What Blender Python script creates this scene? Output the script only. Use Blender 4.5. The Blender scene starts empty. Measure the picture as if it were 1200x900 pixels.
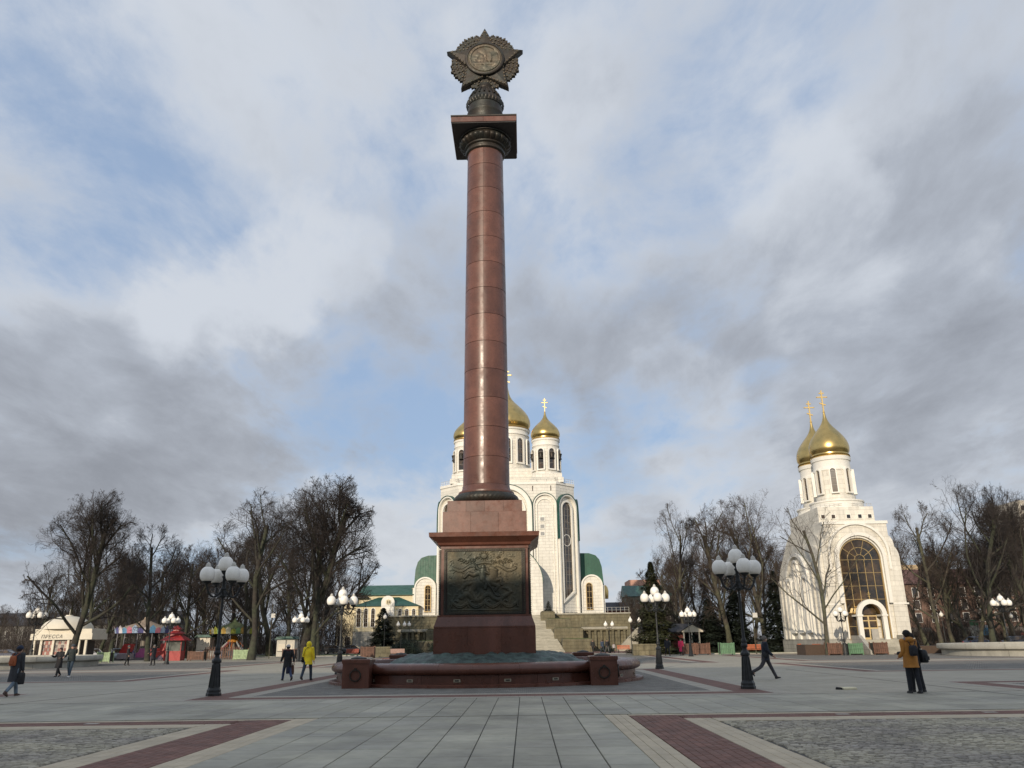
import bpy, math, random
import numpy as np
from math import sin, cos, tan, pi, radians, sqrt, atan2, hypot
from mathutils import Vector, Matrix
random.seed(7)
RNG = np.random.RandomState(11)
S = bpy.context.scene
COL = S.collection

# ------------------------------------------------------------------ camera
def make_camera(pitch=18.0, yaw=0.68, roll=0.8):
    p, y, r = map(radians, (pitch, yaw, roll))
    f = Vector((-sin(y)*cos(p), cos(y)*cos(p), sin(p)))
    r0 = Vector((cos(y), sin(y), 0)); u0 = r0.cross(f)
    R = r0*cos(r) - u0*sin(r); U = u0*cos(r) + r0*sin(r)
    m = Matrix((R, U, -f)).transposed().to_4x4()
    m.translation = Vector((0, 0, 1.6))
    cam = bpy.data.cameras.new('camera'); cam.sensor_width = 36; cam.lens = 930/1200*36
    cam.clip_start = 0.1; cam.clip_end = 4000
    o = bpy.data.objects.new('camera', cam); o.matrix_world = m
    COL.objects.link(o); S.camera = o
make_camera()
S.view_settings.view_transform = 'Standard'; S.view_settings.look = 'None'
S.view_settings.exposure = 0.2; S.view_settings.gamma = 1.0

# ------------------------------------------------------------------ sun and sky
SUN_EL, SUN_AZ = 16.0, 19.0         # low sun behind the viewer, a little to the left
sd = Vector((-sin(radians(SUN_AZ))*cos(radians(SUN_EL)), -cos(radians(SUN_AZ))*cos(radians(SUN_EL)), sin(radians(SUN_EL))))
sl = bpy.data.lights.new('sun', 'SUN'); sl.energy = 3.1; sl.angle = radians(0.5); sl.color = (1.0, 0.86, 0.68)
so = bpy.data.objects.new('sun', sl); so.rotation_euler = sd.to_track_quat('Z', 'Y').to_euler(); COL.objects.link(so)

def px_dir(x, y):
    f = S.camera.matrix_world.to_3x3() @ Vector(((x-600)/930, (450-y)/930, -1)); return f.normalized()

def build_world():
    w = bpy.data.worlds.new('World'); S.world = w; w.use_nodes = True
    nt = w.node_tree; nt.nodes.clear(); N = nt.nodes; L = nt.links
    def n(t, **k):
        a = N.new(t)
        for q, v in k.items(): setattr(a, q, v)
        return a
    def mt(op, a, b=None, c=None, clamp=False):
        m = n('ShaderNodeMath', operation=op, use_clamp=clamp)
        for i, v in enumerate((a, b, c)):
            if v is None: continue
            if isinstance(v, (int, float)): m.inputs[i].default_value = v
            else: L.new(v, m.inputs[i])
        return m.outputs[0]
    sky = n('ShaderNodeTexSky', sky_type='NISHITA'); sky.sun_disc = False
    sky.sun_elevation = radians(SUN_EL); sky.sun_rotation = radians(180+SUN_AZ)
    sky.air_density = 1.0; sky.dust_density = 1.2; sky.ozone_density = 1.5
    tc = n('ShaderNodeTexCoord'); D = tc.outputs['Generated']
    sp = n('ShaderNodeSeparateXYZ'); L.new(D, sp.inputs[0])
    den = mt('ADD', mt('MAXIMUM', sp.outputs[2], 0.0), 0.22)
    cx = mt('DIVIDE', sp.outputs[0], den); cy = mt('DIVIDE', sp.outputs[1], den)
    cb = n('ShaderNodeCombineXYZ'); L.new(cx, cb.inputs[0]); L.new(cy, cb.inputs[1])
    def noise(scale, detail, rough, dist, off=(0, 0, 0), stretch=(1, 1, 1), rot=0):
        mp = n('ShaderNodeMapping'); mp.inputs['Location'].default_value = off
        mp.inputs['Rotation'].default_value = (0, 0, rot); mp.inputs['Scale'].default_value = stretch
        L.new(cb.outputs[0], mp.inputs[0])
        t = n('ShaderNodeTexNoise'); t.inputs['Scale'].default_value = scale; t.inputs['Detail'].default_value = detail
        t.inputs['Roughness'].default_value = rough; t.inputs['Distortion'].default_value = dist
        L.new(mp.outputs[0], t.inputs['Vector']); return t.outputs['Fac']
    def smooth(v, a, b, lo=0.0, hi=1.0):
        m = n('ShaderNodeMapRange', interpolation_type='SMOOTHSTEP')
        for i, q in enumerate((a, b, lo, hi)): m.inputs[i+1].default_value = q
        L.new(v, m.inputs[0]); return m.outputs[0]
    n1 = noise(1.15, 9, 0.52, 0.25, (3.1, 1.7, 0), (1, 0.85, 1), 0.5)
    n2 = noise(0.9, 8, 0.55, 0.35, (8.2, 5.1, 0), (1, 0.6, 1), -0.7)
    n3 = noise(3.4, 12, 0.62, 0.35, (1.2, 9.1, 0), (1, 0.6, 1), 0.6)
    n4 = noise(9.0, 10, 0.60, 0.2, (4.2, 2.1, 0), (1, 0.55, 1), 0.5)
    # warp of the direction so cloud banks get ragged edges
    wn = n('ShaderNodeTexNoise'); wn.inputs['Scale'].default_value = 3.2; wn.inputs['Detail'].default_value = 7; wn.inputs['Roughness'].default_value = 0.55
    L.new(D, wn.inputs['Vector'])
    ws = n('ShaderNodeVectorMath', operation='SUBTRACT'); L.new(wn.outputs['Color'], ws.inputs[0]); ws.inputs[1].default_value = (0.5, 0.5, 0.5)
    wm = n('ShaderNodeVectorMath', operation='SCALE'); L.new(ws.outputs[0], wm.inputs[0]); wm.inputs['Scale'].default_value = 0.42
    wa = n('ShaderNodeVectorMath', operation='ADD'); L.new(D, wa.inputs[0]); L.new(wm.outputs[0], wa.inputs[1])
    wnm = n('ShaderNodeVectorMath', operation='NORMALIZE'); L.new(wa.outputs[0], wnm.inputs[0])
    def banks(lst):
        acc = None
        for x, y, rad, amp in lst:
            d = px_dir(x, y)
            dp = n('ShaderNodeVectorMath', operation='DOT_PRODUCT'); L.new(wnm.outputs[0], dp.inputs[0]); dp.inputs[1].default_value = d
            r = radians(rad)
            v = smooth(dp.outputs['Value'], cos(r), cos(r*0.15), 0.0, amp)
            acc = v if acc is None else mt('ADD', acc, v)
        return mt('DIVIDE', acc, mt('ADD', mt('MULTIPLY', acc, 0.9), 0.62))
    # grey banks (darker, thicker cloud) and open blue gaps
    dark = banks([(1130, 390, 10, .5), (1000, 420, 9, .36), (850, 330, 10, .34), (730, 400, 9, .34), (960, 250, 7, .18), (1160, 250, 10, .28),
                  (620, 350, 8, .2), (470, 370, 9, .32), (330, 360, 5, .12), (60, 480, 13, .5), (240, 520, 10, .46), (350, 560, 7, .3), (150, 590, 9, .3), (20, 600, 9, .3), (740, 480, 5, .22),
                  (700, 550, 3.5, .25), (960, 640, 9, .2), (1190, 520, 8, .3), (1100, 560, 8, .22), (740, 620, 4, .22), (430, 620, 5, .12), (60, 270, 9, .12), (380, 220, 9, .12), (760, 90, 10, .1), (1120, 90, 10, .16), (-200, 500, 16, .4), (1400, 400, 16, .4)])
    gap = banks([(190, 235, 4.5, .26), (110, 190, 6, .10), (60, 90, 10, .12), (300, 130, 9, .16), (450, 60, 7, .16), (400, 490, 5, .45), (440, 540, 5, .3), (500, 470, 4, .25), (330, 420, 4, .2), (90, 340, 6, .16),
                 (700, 520, 6, .4), (760, 500, 6, .3), (880, 470, 5, .36), (870, 350, 3, .22), (830, 170, 7, .14), (900, 80, 8, .12), (1080, 450, 4, .2), (1160, 140, 5, .16),
                 (740, 660, 4, .4), (860, 560, 5, .3), (1010, 560, 4, .3), (640, 470, 5, .2), (30, 650, 4, .15), (700, 250, 6, .1)])
    bright = banks([(290, 330, 6, .5), (250, 375, 5, .35), (340, 290, 6, .3), (420, 330, 5, .25), (960, 320, 5, .35), (900, 180, 6, .25), (720, 300, 5, .15), (1060, 300, 5, .25), (540, 560, 4, .3), (460, 590, 4, .25), (620, 150, 8, .15), (800, 450, 5, .2)])
    a = mt('ADD', mt('ADD', mt('MULTIPLY', n1, 0.9), mt('MULTIPLY', n3, 0.95)), mt('MULTIPLY', n4, 0.35))
    a = mt('SUBTRACT', mt('ADD', a, mt('MULTIPLY', mt('ADD', dark, bright), 0.26)), mt('MULTIPLY', gap, 0.24))
    cover = smooth(a, 0.80, 1.24)
    thick = mt('ADD', mt('ADD', mt('ADD', mt('MULTIPLY', n2, 0.55), mt('MULTIPLY', dark, 0.62)), mt('MULTIPLY', n3, 0.72)), mt('MULTIPLY', n4, 0.30))
    thick = mt('SUBTRACT', thick, mt('MULTIPLY', bright, 0.42))
    tk = smooth(thick, 0.70, 1.48)
    ramp = n('ShaderNodeValToRGB'); e = ramp.color_ramp.elements
    e[0].position = 0.0; e[0].color = (0.550, 0.588, 0.648, 1); e[1].position = 1.0; e[1].color = (0.248, 0.268, 0.310, 1)
    q = e.new(0.45); q.color = (0.378, 0.412, 0.472, 1)
    L.new(tk, ramp.inputs[0])
    hz = smooth(sp.outputs[2], 0.36, 0.0)      # nearer the horizon clouds turn warmer and paler
    warm = n('ShaderNodeMix', data_type='RGBA', blend_type='MULTIPLY'); L.new(mt('MULTIPLY', hz, 0.7), warm.inputs[0]); L.new(ramp.outputs[0], warm.inputs[6]); warm.inputs[7].default_value = (1.03, 1.0, 0.95, 1)
    STR = 0.1
    sc = n('ShaderNodeVectorMath', operation='SCALE'); L.new(warm.outputs[2], sc.inputs[0]); sc.inputs['Scale'].default_value = 1.0/STR
    # thin veil over the blue: a milky sky
    veil = n('ShaderNodeMix', data_type='RGBA'); veil.inputs[0].default_value = 0.72
    L.new(sky.outputs[0], veil.inputs[6]); veil.inputs[7].default_value = (3.3, 4.4, 6.3, 1)
    mx = n('ShaderNodeMix', data_type='RGBA'); L.new(cover, mx.inputs[0]); L.new(veil.outputs[2], mx.inputs[6]); L.new(sc.outputs[0], mx.inputs[7])
    bg = n('ShaderNodeBackground'); bg.inputs['Strength'].default_value = STR; L.new(mx.outputs[2], bg.inputs[0])
    out = n('ShaderNodeOutputWorld'); L.new(bg.outputs[0], out.inputs[0])
build_world()

# ------------------------------------------------------------------ materials
MATS = {}
def mat(name, col, rough=0.6, metal=0.0, var=0.15, vscale=2.0, bump=0.0, bscale=20.0, spec=0.5, col2=None, mscale=None, joints=None, tone=0.0,
        coat=0.0, streak=0.0, spots=0.0):
    """plain surface: base colour with two-scale variation, optional second colour in blotches, optional masonry joints (w,h,joint,darkness)"""
    if name in MATS: return MATS[name]
    m = bpy.data.materials.new(name); m.use_nodes = True; MATS[name] = m
    nt = m.node_tree; N = nt.nodes; L = nt.links; b = N['Principled BSDF']
    def n(t, **k):
        a = N.new(t)
        for q, v in k.items(): setattr(a, q, v)
        return a
    b.inputs['Roughness'].default_value = rough; b.inputs['Metallic'].default_value = metal
    b.inputs['Specular IOR Level'].default_value = spec; b.inputs['Coat Weight'].default_value = coat
    geo = n('ShaderNodeNewGeometry'); P = geo.outputs['Position']
    def noise(sc, det=5, stretch=None):
        t = n('ShaderNodeTexNoise'); t.inputs['Scale'].default_value = sc; t.inputs['Detail'].default_value = det
        v = P
        if stretch:
            mp = n('ShaderNodeMapping'); mp.inputs['Scale'].default_value = stretch; L.new(P, mp.inputs[0]); v = mp.outputs[0]
        L.new(v, t.inputs['Vector']); return t.outputs['Fac']
    def ramp(f, a, c, lo, hi):
        mr = n('ShaderNodeMapRange'); 
        for i, q in enumerate((a, c, lo, hi)): mr.inputs[i+1].default_value = q
        L.new(f, mr.inputs[0]); return mr.outputs[0]
    def mul(col_out, fac):
        v = n('ShaderNodeVectorMath', operation='SCALE'); L.new(col_out, v.inputs[0]); L.new(fac, v.inputs['Scale']); return v.outputs[0]
    c1 = n('ShaderNodeRGB'); c1.outputs[0].default_value = (*col, 1); c = c1.outputs[0]
    if col2 is not None:
        mx = n('ShaderNodeMix', data_type='RGBA'); L.new(ramp(noise(mscale or vscale*0.5, 6), 0.42, 0.6, 0, 1), mx.inputs[0])
        L.new(c, mx.inputs[6]); mx.inputs[7].default_value = (*col2, 1); c = mx.outputs[2]
    if var > 0:
        c = mul(c, ramp(noise(vscale), 0.3, 0.7, 1-var, 1+var)); c = mul(c, ramp(noise(vscale*9), 0.3, 0.7, 1-var*0.6, 1+var*0.6))
    if streak > 0: c = mul(c, ramp(noise(2.2, 5, (1, 1, 0.12)), 0.35, 0.7, 1-streak, 1+streak*0.4))
    if tone > 0:
        oi = n('ShaderNodeObjectInfo'); at = n('ShaderNodeAttribute', attribute_name='tone')
        ad = n('ShaderNodeMath', operation='ADD'); L.new(oi.outputs['Random'], ad.inputs[0]); L.new(at.outputs['Fac'], ad.inputs[1])
        fr = n('ShaderNodeMath', operation='FRACT'); L.new(ad.outputs[0], fr.inputs[0]); c = mul(c, ramp(fr.outputs[0], 0, 1, 1-tone, 1+tone))
    if spots > 0:      # trodden gum and small stains
        vo = n('ShaderNodeTexVoronoi'); vo.inputs['Scale'].default_value = 2.3; L.new(P, vo.inputs['Vector'])
        c = mul(c, ramp(vo.outputs['Distance'], 0.045, 0.075, 1-spots, 1.0))
        c = mul(c, ramp(noise(0.33, 8), 0.50, 0.68, 1.0, 1-spots*0.55))
    height = None
    if joints:
        w, h, j, dk = joints[:4]
        sp = n('ShaderNodeSeparateXYZ'); L.new(P, sp.inputs[0]); cb = n('ShaderNodeCombineXYZ')
        if len(joints) > 4:    # floor
            L.new(sp.outputs[0], cb.inputs[0]); L.new(sp.outputs[1], cb.inputs[1])
        else:
            ad = n('ShaderNodeMath', operation='ADD'); L.new(sp.outputs[0], ad.inputs[0]); L.new(sp.outputs[1], ad.inputs[1])
            L.new(ad.outputs[0], cb.inputs[0]); L.new(sp.outputs[2], cb.inputs[1])
        br = n('ShaderNodeTexBrick'); br.inputs['Scale'].default_value = 1; br.inputs['Brick Width'].default_value = w; br.inputs['Row Height'].default_value = h
        br.inputs['Mortar Size'].default_value = j; br.inputs['Mortar Smooth'].default_value = 0.2
        br.inputs['Color1'].default_value = (1, 1, 1, 1); br.inputs['Color2'].default_value = (0.9, 0.9, 0.9, 1); br.inputs['Mortar'].default_value = (dk, dk, dk, 1)
        L.new(cb.outputs[0], br.inputs['Vector'])
        mm = n('ShaderNodeMix', data_type='RGBA', blend_type='MULTIPLY'); mm.inputs[0].default_value = 1; L.new(c, mm.inputs[6]); L.new(br.outputs['Color'], mm.inputs[7]); c = mm.outputs[2]
        height = br.outputs['Fac']
    L.new(c, b.inputs['Base Color'])
    if bump > 0 or height is not None:
        bp = n('ShaderNodeBump'); bp.inputs['Strength'].default_value = bump if bump > 0 else 0.3
        bp.inputs['Distance'].default_value = 0.02; L.new(noise(bscale, 6), bp.inputs['Height'])
        last = bp.outputs[0]
        if height is not None:
            b2 = n('ShaderNodeBump', invert=True); b2.inputs['Strength'].default_value = 0.6; b2.inputs['Distance'].default_value = 0.02
            L.new(height, b2.inputs['Height']); L.new(last, b2.inputs['Normal']); last = b2.outputs[0]
        L.new(last, b.inputs['Normal'])
    if rough > 0.15 and metal < 0.5:
        L.new(ramp(noise(vscale*2.3), 0.3, 0.7, max(rough-0.1, 0.02), min(rough+0.1, 1)), b.inputs['Roughness'])
    return m

granite = mat('red_granite', (0.135, 0.058, 0.040), 0.35, var=0.20, vscale=1.3, bump=0.04, bscale=60, tone=0.22, coat=0.0, spec=0.5, streak=0.14)
granite_dk = mat('dark_red_granite', (0.135, 0.054, 0.036), 0.33, var=0.15, vscale=1.5, bump=0.03, bscale=50, tone=0.08, streak=0.2)
bronze = mat('dark_bronze', (0.040, 0.031, 0.023), 0.5, metal=0.35, var=0.3, vscale=3, bump=0.25, bscale=18, col2=(0.030, 0.031, 0.026))
relief_m = mat('relief_bronze', (0.085, 0.070, 0.040), 0.5, metal=0.4, var=0.35, vscale=1.2, bump=0.35, bscale=14, col2=(0.040, 0.046, 0.034), mscale=0.9)
medal_m = mat('medallion_bronze', (0.115, 0.088, 0.058), 0.5, metal=0.3, var=0.3, vscale=2.5, bump=0.3, bscale=8, col2=(0.09, 0.085, 0.06), mscale=1.4)
verdigris = mat('verdigris_bronze', (0.085, 0.125, 0.110), 0.6, metal=0.2, var=0.35, vscale=3, bump=0.4, bscale=12, col2=(0.05, 0.07, 0.065), mscale=2.5)
gold = mat('gilded_dome', (0.60, 0.43, 0.17), 0.30, metal=1.0, var=0.12, vscale=1.2, bump=0.0)
iron = mat('black_iron', (0.022, 0.024, 0.025), 0.45, metal=0.3, var=0.3, vscale=6, bump=0.15, bscale=40)
globe_m = mat('opal_globe', (0.92, 0.89, 0.82), 0.35, var=0.08, vscale=4, spec=0.4, streak=0.06)
slab_m = mat('grey_slab', (0.350, 0.330, 0.255), 0.62, var=0.17, vscale=0.45, bump=0.2, bscale=45, tone=0.12, spots=0.35, col2=(0.295, 0.278, 0.222), mscale=0.55)
slab_far = mat('grey_slab_sheet', (0.355, 0.325, 0.252), 0.62, var=0.1, vscale=0.35, bump=0.15, bscale=30, joints=(1.3, 0.65, 0.012, 0.55, 1))
mortar_m = mat('joint_mortar', (0.075, 0.072, 0.062), 0.9, var=0.2, vscale=3)
brick_m = mat('red_paver', (0.165, 0.077, 0.056), 0.75, spots=0.25, var=0.15, vscale=1.6, bump=0.25, bscale=60, tone=0.16)
beige_m = mat('beige_paver', (0.47, 0.395, 0.28), 0.7, var=0.1, vscale=1.4, bump=0.2, bscale=50, tone=0.07)
brick_s = mat('red_paver_sheet', (0.175, 0.085, 0.062), 0.75, var=0.2, vscale=1.6, bump=0.2, bscale=40, joints=(0.25, 0.125, 0.012, 0.6, 1))
beige_s = mat('beige_paver_sheet', (0.38, 0.345, 0.28), 0.7, var=0.12, vscale=1.4, joints=(0.5, 0.17, 0.012, 0.65, 1))
sett_m = mat('granite_sett', (0.37, 0.335, 0.25), 0.75, var=0.15, vscale=0.8, bump=0.5, bscale=35, tone=0.38, col2=(0.25, 0.225, 0.19))
sett_s = mat('granite_sett_sheet', (0.24, 0.23, 0.20), 0.8, var=0.35, vscale=2.5, bump=0.5, bscale=9, joints=(0.13, 0.12, 0.02, 0.45, 1), col2=(0.19, 0.175, 0.15))
white_st = mat('white_stone', (0.76, 0.73, 0.65), 0.6, var=0.05, vscale=0.4, bump=0.1, bscale=8, joints=(1.5, 0.62, 0.04, 0.74), streak=0.10)
white_pl = mat('white_trim', (0.78, 0.755, 0.685), 0.55, var=0.05, vscale=0.6, streak=0.05)
chapel_st = mat('chapel_stone', (0.73, 0.695, 0.61), 0.6, var=0.07, vscale=0.6, bump=0.12, bscale=8, joints=(1.1, 0.5, 0.02, 0.78), streak=0.16)
plinth_st = mat('grey_plinth_stone', (0.40, 0.385, 0.34), 0.75, var=0.15, vscale=1.2, bump=0.2, bscale=10, joints=(1.0, 0.45, 0.02, 0.6), streak=0.15)
green_rf = mat('green_roof', (0.013, 0.085, 0.050), 0.45, var=0.15, vscale=0.5, streak=0.15)
green_dk = mat('dark_green_roof', (0.02, 0.075, 0.06), 0.5, var=0.2, vscale=0.8)
glass_m = mat('dark_glass', (0.022, 0.019, 0.016), 0.1, var=0.5, vscale=0.5, spec=0.8, col2=(0.07, 0.045, 0.025), mscale=0.9)
gold_bar = mat('brass_bar', (0.42, 0.31, 0.15), 0.45, metal=0.4, var=0.1)
ywall = mat('cream_wall', (0.72, 0.63, 0.42), 0.8, var=0.06, vscale=0.3, streak=0.06)
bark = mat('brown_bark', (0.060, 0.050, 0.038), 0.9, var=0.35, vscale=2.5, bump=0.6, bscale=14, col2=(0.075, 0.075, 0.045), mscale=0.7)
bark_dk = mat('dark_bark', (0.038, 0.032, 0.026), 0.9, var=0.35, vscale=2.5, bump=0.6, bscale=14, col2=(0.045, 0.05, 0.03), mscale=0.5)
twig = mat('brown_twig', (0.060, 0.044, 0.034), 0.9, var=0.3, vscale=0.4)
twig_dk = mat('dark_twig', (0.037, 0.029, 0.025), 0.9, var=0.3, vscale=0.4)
needle = mat('spruce_needle', (0.030, 0.045, 0.020), 0.8, var=0.5, vscale=1.5)
needle_dk = mat('yew_needle', (0.018, 0.028, 0.016), 0.8, var=0.5, vscale=1.5)
soil_m = mat('leafy_soil', (0.075, 0.068, 0.042), 0.95, var=0.35, vscale=0.6, bump=0.6, bscale=4, col2=(0.07, 0.085, 0.035), mscale=0.15)
grass_m = mat('lawn', (0.085, 0.105, 0.035), 0.95, var=0.25, vscale=0.8, bump=0.6, bscale=10)
moss_st = mat('mossy_stone', (0.19, 0.165, 0.10), 0.85, var=0.3, vscale=1.2, bump=0.4, bscale=6, col2=(0.15, 0.135, 0.085), joints=(1.2, 0.5, 0.03, 0.6), streak=0.2)
stair_st = mat('worn_stair_stone', (0.34, 0.32, 0.26), 0.8, var=0.2, vscale=1.0, bump=0.3, bscale=6, tone=0.12)
rim_st = mat('pale_rim_stone', (0.40, 0.385, 0.33), 0.7, var=0.12, vscale=1.0, bump=0.15, bscale=10, streak=0.1)
wood_br = mat('brown_slat', (0.13, 0.065, 0.042), 0.7, var=0.25, vscale=4, tone=0.2)
wood_gr = mat('green_slat', (0.10, 0.20, 0.11), 0.6, var=0.2, vscale=4, tone=0.15)
wood_lg = mat('pale_green_slat', (0.27, 0.36, 0.20), 0.6, var=0.2, vscale=4, tone=0.15)
wood_or = mat('orange_slat', (0.42, 0.12, 0.05), 0.6, var=0.2, vscale=4, tone=0.15)
white_wd = mat('white_board', (0.62, 0.57, 0.47), 0.7, var=0.08)
red_p = mat('red_paint', (0.33, 0.022, 0.02), 0.4, var=0.12)
def plain(name, c, r=0.6, metal=0.0, var=0.12): return mat(name, c, r, metal=metal, var=var, vscale=5)

# ------------------------------------------------------------------ mesh helpers
class MB:
    def __init__(s): s.v = []; s.f = []; s.m = []; s.mi = 0; s.tone = None
    def add(s, vs, fs):
        o = len(s.v); s.v.extend(vs); s.f.extend([tuple(i+o for i in f) for f in fs]); s.m.extend([s.mi]*len(fs)); return s
    def box(s, x0, y0, z0, x1, y1, z1):
        vs = [(x0,y0,z0),(x1,y0,z0),(x1,y1,z0),(x0,y1,z0),(x0,y0,z1),(x1,y0,z1),(x1,y1,z1),(x0,y1,z1)]
        return s.add(vs, [(0,3,2,1),(4,5,6,7),(0,1,5,4),(1,2,6,5),(2,3,7,6),(3,0,4,7)])
    def cbox(s, x, y, z, sx, sy, sz): return s.box(x-sx/2, y-sy/2, z-sz/2, x+sx/2, y+sy/2, z+sz/2)
    def bbox(s, x0, y0, z0, x1, y1, z1, b=0.02):     # box with chamfered top edges
        vs = [(x0,y0,z0),(x1,y0,z0),(x1,y1,z0),(x0,y1,z0),(x0,y0,z1-b),(x1,y0,z1-b),(x1,y1,z1-b),(x0,y1,z1-b),
              (x0+b,y0+b,z1),(x1-b,y0+b,z1),(x1-b,y1-b,z1),(x0+b,y1-b,z1)]
        return s.add(vs, [(0,3,2,1),(8,9,10,11),(0,1,5,4),(1,2,6,5),(2,3,7,6),(3,0,4,7),(4,5,9,8),(5,6,10,9),(6,7,11,10),(7,4,8,11)])
    def lathe(s, prof, n=24, cx=0, cy=0, a0=0, a1=2*pi, caps=True, phase=0.0):
        full = abs(a1-a0-2*pi) < 1e-6; k = n if full else n+1; vs = []; fs = []
        for r, z in prof:
            for i in range(k):
                a = a0+(a1-a0)*i/n+phase; vs.append((cx+r*cos(a), cy+r*sin(a), z))
        for j in range(len(prof)-1):
            for i in range(n):
                i2 = (i+1) % k if full else i+1
                fs.append((j*k+i, j*k+i2, (j+1)*k+i2, (j+1)*k+i))
        if caps and full:
            fs.append(tuple(range(k-1, -1, -1))); fs.append(tuple((len(prof)-1)*k+i for i in range(k)))
        return s.add(vs, fs)
    def prism(s, poly, a, b, axis='y', hole=None):
        """poly of 2D points (x,z) for axis y, (x,y) for axis z, (y,z) for axis x, extruded a..b"""
        def P(p, t):
            return {'y': (p[0], t, p[1]), 'z': (p[0], p[1], t), 'x': (t, p[0], p[1])}[axis]
        n = len(poly); vs = [P(p, a) for p in poly]+[P(p, b) for p in poly]
        fs = [tuple(range(n)), tuple(range(2*n-1, n-1, -1))]+[(i, i+n, (i+1) % n+n, (i+1) % n) for i in range(n)]
        return s.add(vs, fs)
    def band(s, inner, outer, a, b, axis='y'):
        """open strip between two equally long polylines extruded a..b (an arch moulding)"""
        n = len(inner)
        for i in range(n-1):
            s.prism([inner[i], inner[i+1], outer[i+1], outer[i]], a, b, axis)
        return s
    def tube(s, pts, rad, n=8, cap=True):
        pts = [Vector(p) for p in pts]; k = len(pts)
        if not hasattr(rad, '__len__'): rad = [rad]*k
        vs = []; fs = []; up = Vector((0, 0, 1)); prev = None
        for i, p in enumerate(pts):
            d = (pts[min(i+1, k-1)]-pts[max(i-1, 0)]).normalized()
            if prev is None:
                x = d.cross(up) if abs(d.z) < 0.95 else d.cross(Vector((0, 1, 0)))
            else: x = prev-d*prev.dot(d)
            x.normalize(); y = d.cross(x); prev = x
            for j in range(n):
                a = 2*pi*j/n; vs.append(tuple(p+(x*cos(a)+y*sin(a))*rad[i]))
        for i in range(k-1):
            for j in range(n):
                fs.append((i*n+j, i*n+(j+1) % n, (i+1)*n+(j+1) % n, (i+1)*n+j))
        if cap: fs.append(tuple(range(n-1, -1, -1))); fs.append(tuple((k-1)*n+j for j in range(n)))
        return s.add(vs, fs)
    def ell(s, c, r, nu=14, nv=9, rot=None):
        vs = []; fs = []
        for j in range(nv+1):
            t = pi*j/nv
            for i in range(nu):
                a = 2*pi*i/nu; v = Vector((r[0]*sin(t)*cos(a), r[1]*sin(t)*sin(a), -r[2]*cos(t)))
                if rot: v = rot @ v
                vs.append((c[0]+v.x, c[1]+v.y, c[2]+v.z))
        for j in range(nv):
            for i in range(nu): fs.append((j*nu+i, j*nu+(i+1) % nu, (j+1)*nu+(i+1) % nu, (j+1)*nu+i))
        return s.add(vs, fs)
    def xf(s, M, start=0):
        for i in range(start, len(s.v)): s.v[i] = tuple(M @ Vector(s.v[i]))
        return s
    def mesh(s, name, mats, smooth=False):
        me = bpy.data.meshes.new(name); me.from_pydata([tuple(v) for v in s.v], [], s.f)
        for m in (mats if isinstance(mats, (list, tuple)) else [mats]): me.materials.append(m)
        if any(s.m): me.polygons.foreach_set('material_index', s.m)
        if smooth:
            me.polygons.foreach_set('use_smooth', [True]*len(me.polygons))
        import bmesh
        bm = bmesh.new(); bm.from_mesh(me)
        if len(bm.faces) < 60000: bmesh.ops.recalc_face_normals(bm, faces=bm.faces)
        if smooth:
            for e in bm.edges:
                if len(e.link_faces) == 2 and e.calc_face_angle(0) > 0.75: e.smooth = False
        bm.to_mesh(me); bm.free()
        me.update(); return me
    def obj(s, name, mats, parent=None, smooth=False):
        return link(name, s.mesh(name, mats, smooth), parent)

def link(name, me, parent=None, loc=None, rotz=None):
    o = bpy.data.objects.new(name, me); COL.objects.link(o)
    if parent: o.parent = parent
    if loc is not None: o.location = loc
    if rotz is not None: o.rotation_euler = (0, 0, rotz)
    return o
def tag(o, label, cat, group=None, kind=None):
    if label: o['label'] = label
    if cat: o['category'] = cat
    if group: o['group'] = group
    if kind: o['kind'] = kind
    return o
def thing(name, label, cat, loc=(0, 0, 0), rotz=0, group=None, scale=1):
    o = bpy.data.objects.new(name, None); o.empty_display_size = 0.3; COL.objects.link(o)
    o.location = loc; o.rotation_euler = (0, 0, rotz); o.scale = (scale,)*3
    return tag(o, label, cat, group)
def struct(o): o['kind'] = 'structure'; return o
def copy_tree(o, label=None, loc=None, rotz=None, scale=None, parent=None):
    c = o.copy(); COL.objects.link(c); c.parent = parent
    if label: c['label'] = label
    if loc is not None: c.location = loc
    if rotz is not None: c.rotation_euler = (0, 0, rotz)
    if scale is not None: c.scale = (scale,)*3 if not hasattr(scale, '__len__') else scale
    for ch in KIDS.get(o.name, None) or list(o.children): copy_tree(ch, parent=c)
    return c
KIDS = {}
def arc(cx, cz, r, a0, a1, n, rz=None):
    rz = r if rz is None else rz
    return [(cx+r*cos(a0+(a1-a0)*i/n), cz+rz*sin(a0+(a1-a0)*i/n)) for i in range(n+1)]
def arch_poly(cx, half, z0, ztop, n=14):
    """closed outline of a round-headed opening"""
    zs = ztop-half
    return [(cx-half, z0)]+[(cx+half*cos(pi-pi*i/n), zs+half*sin(pi-pi*i/n)) for i in range(n+1)]+[(cx+half, z0)]
def arch_line(cx, half, z0, ztop, n=14): return arch_poly(cx, half, z0, ztop, n)

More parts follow.
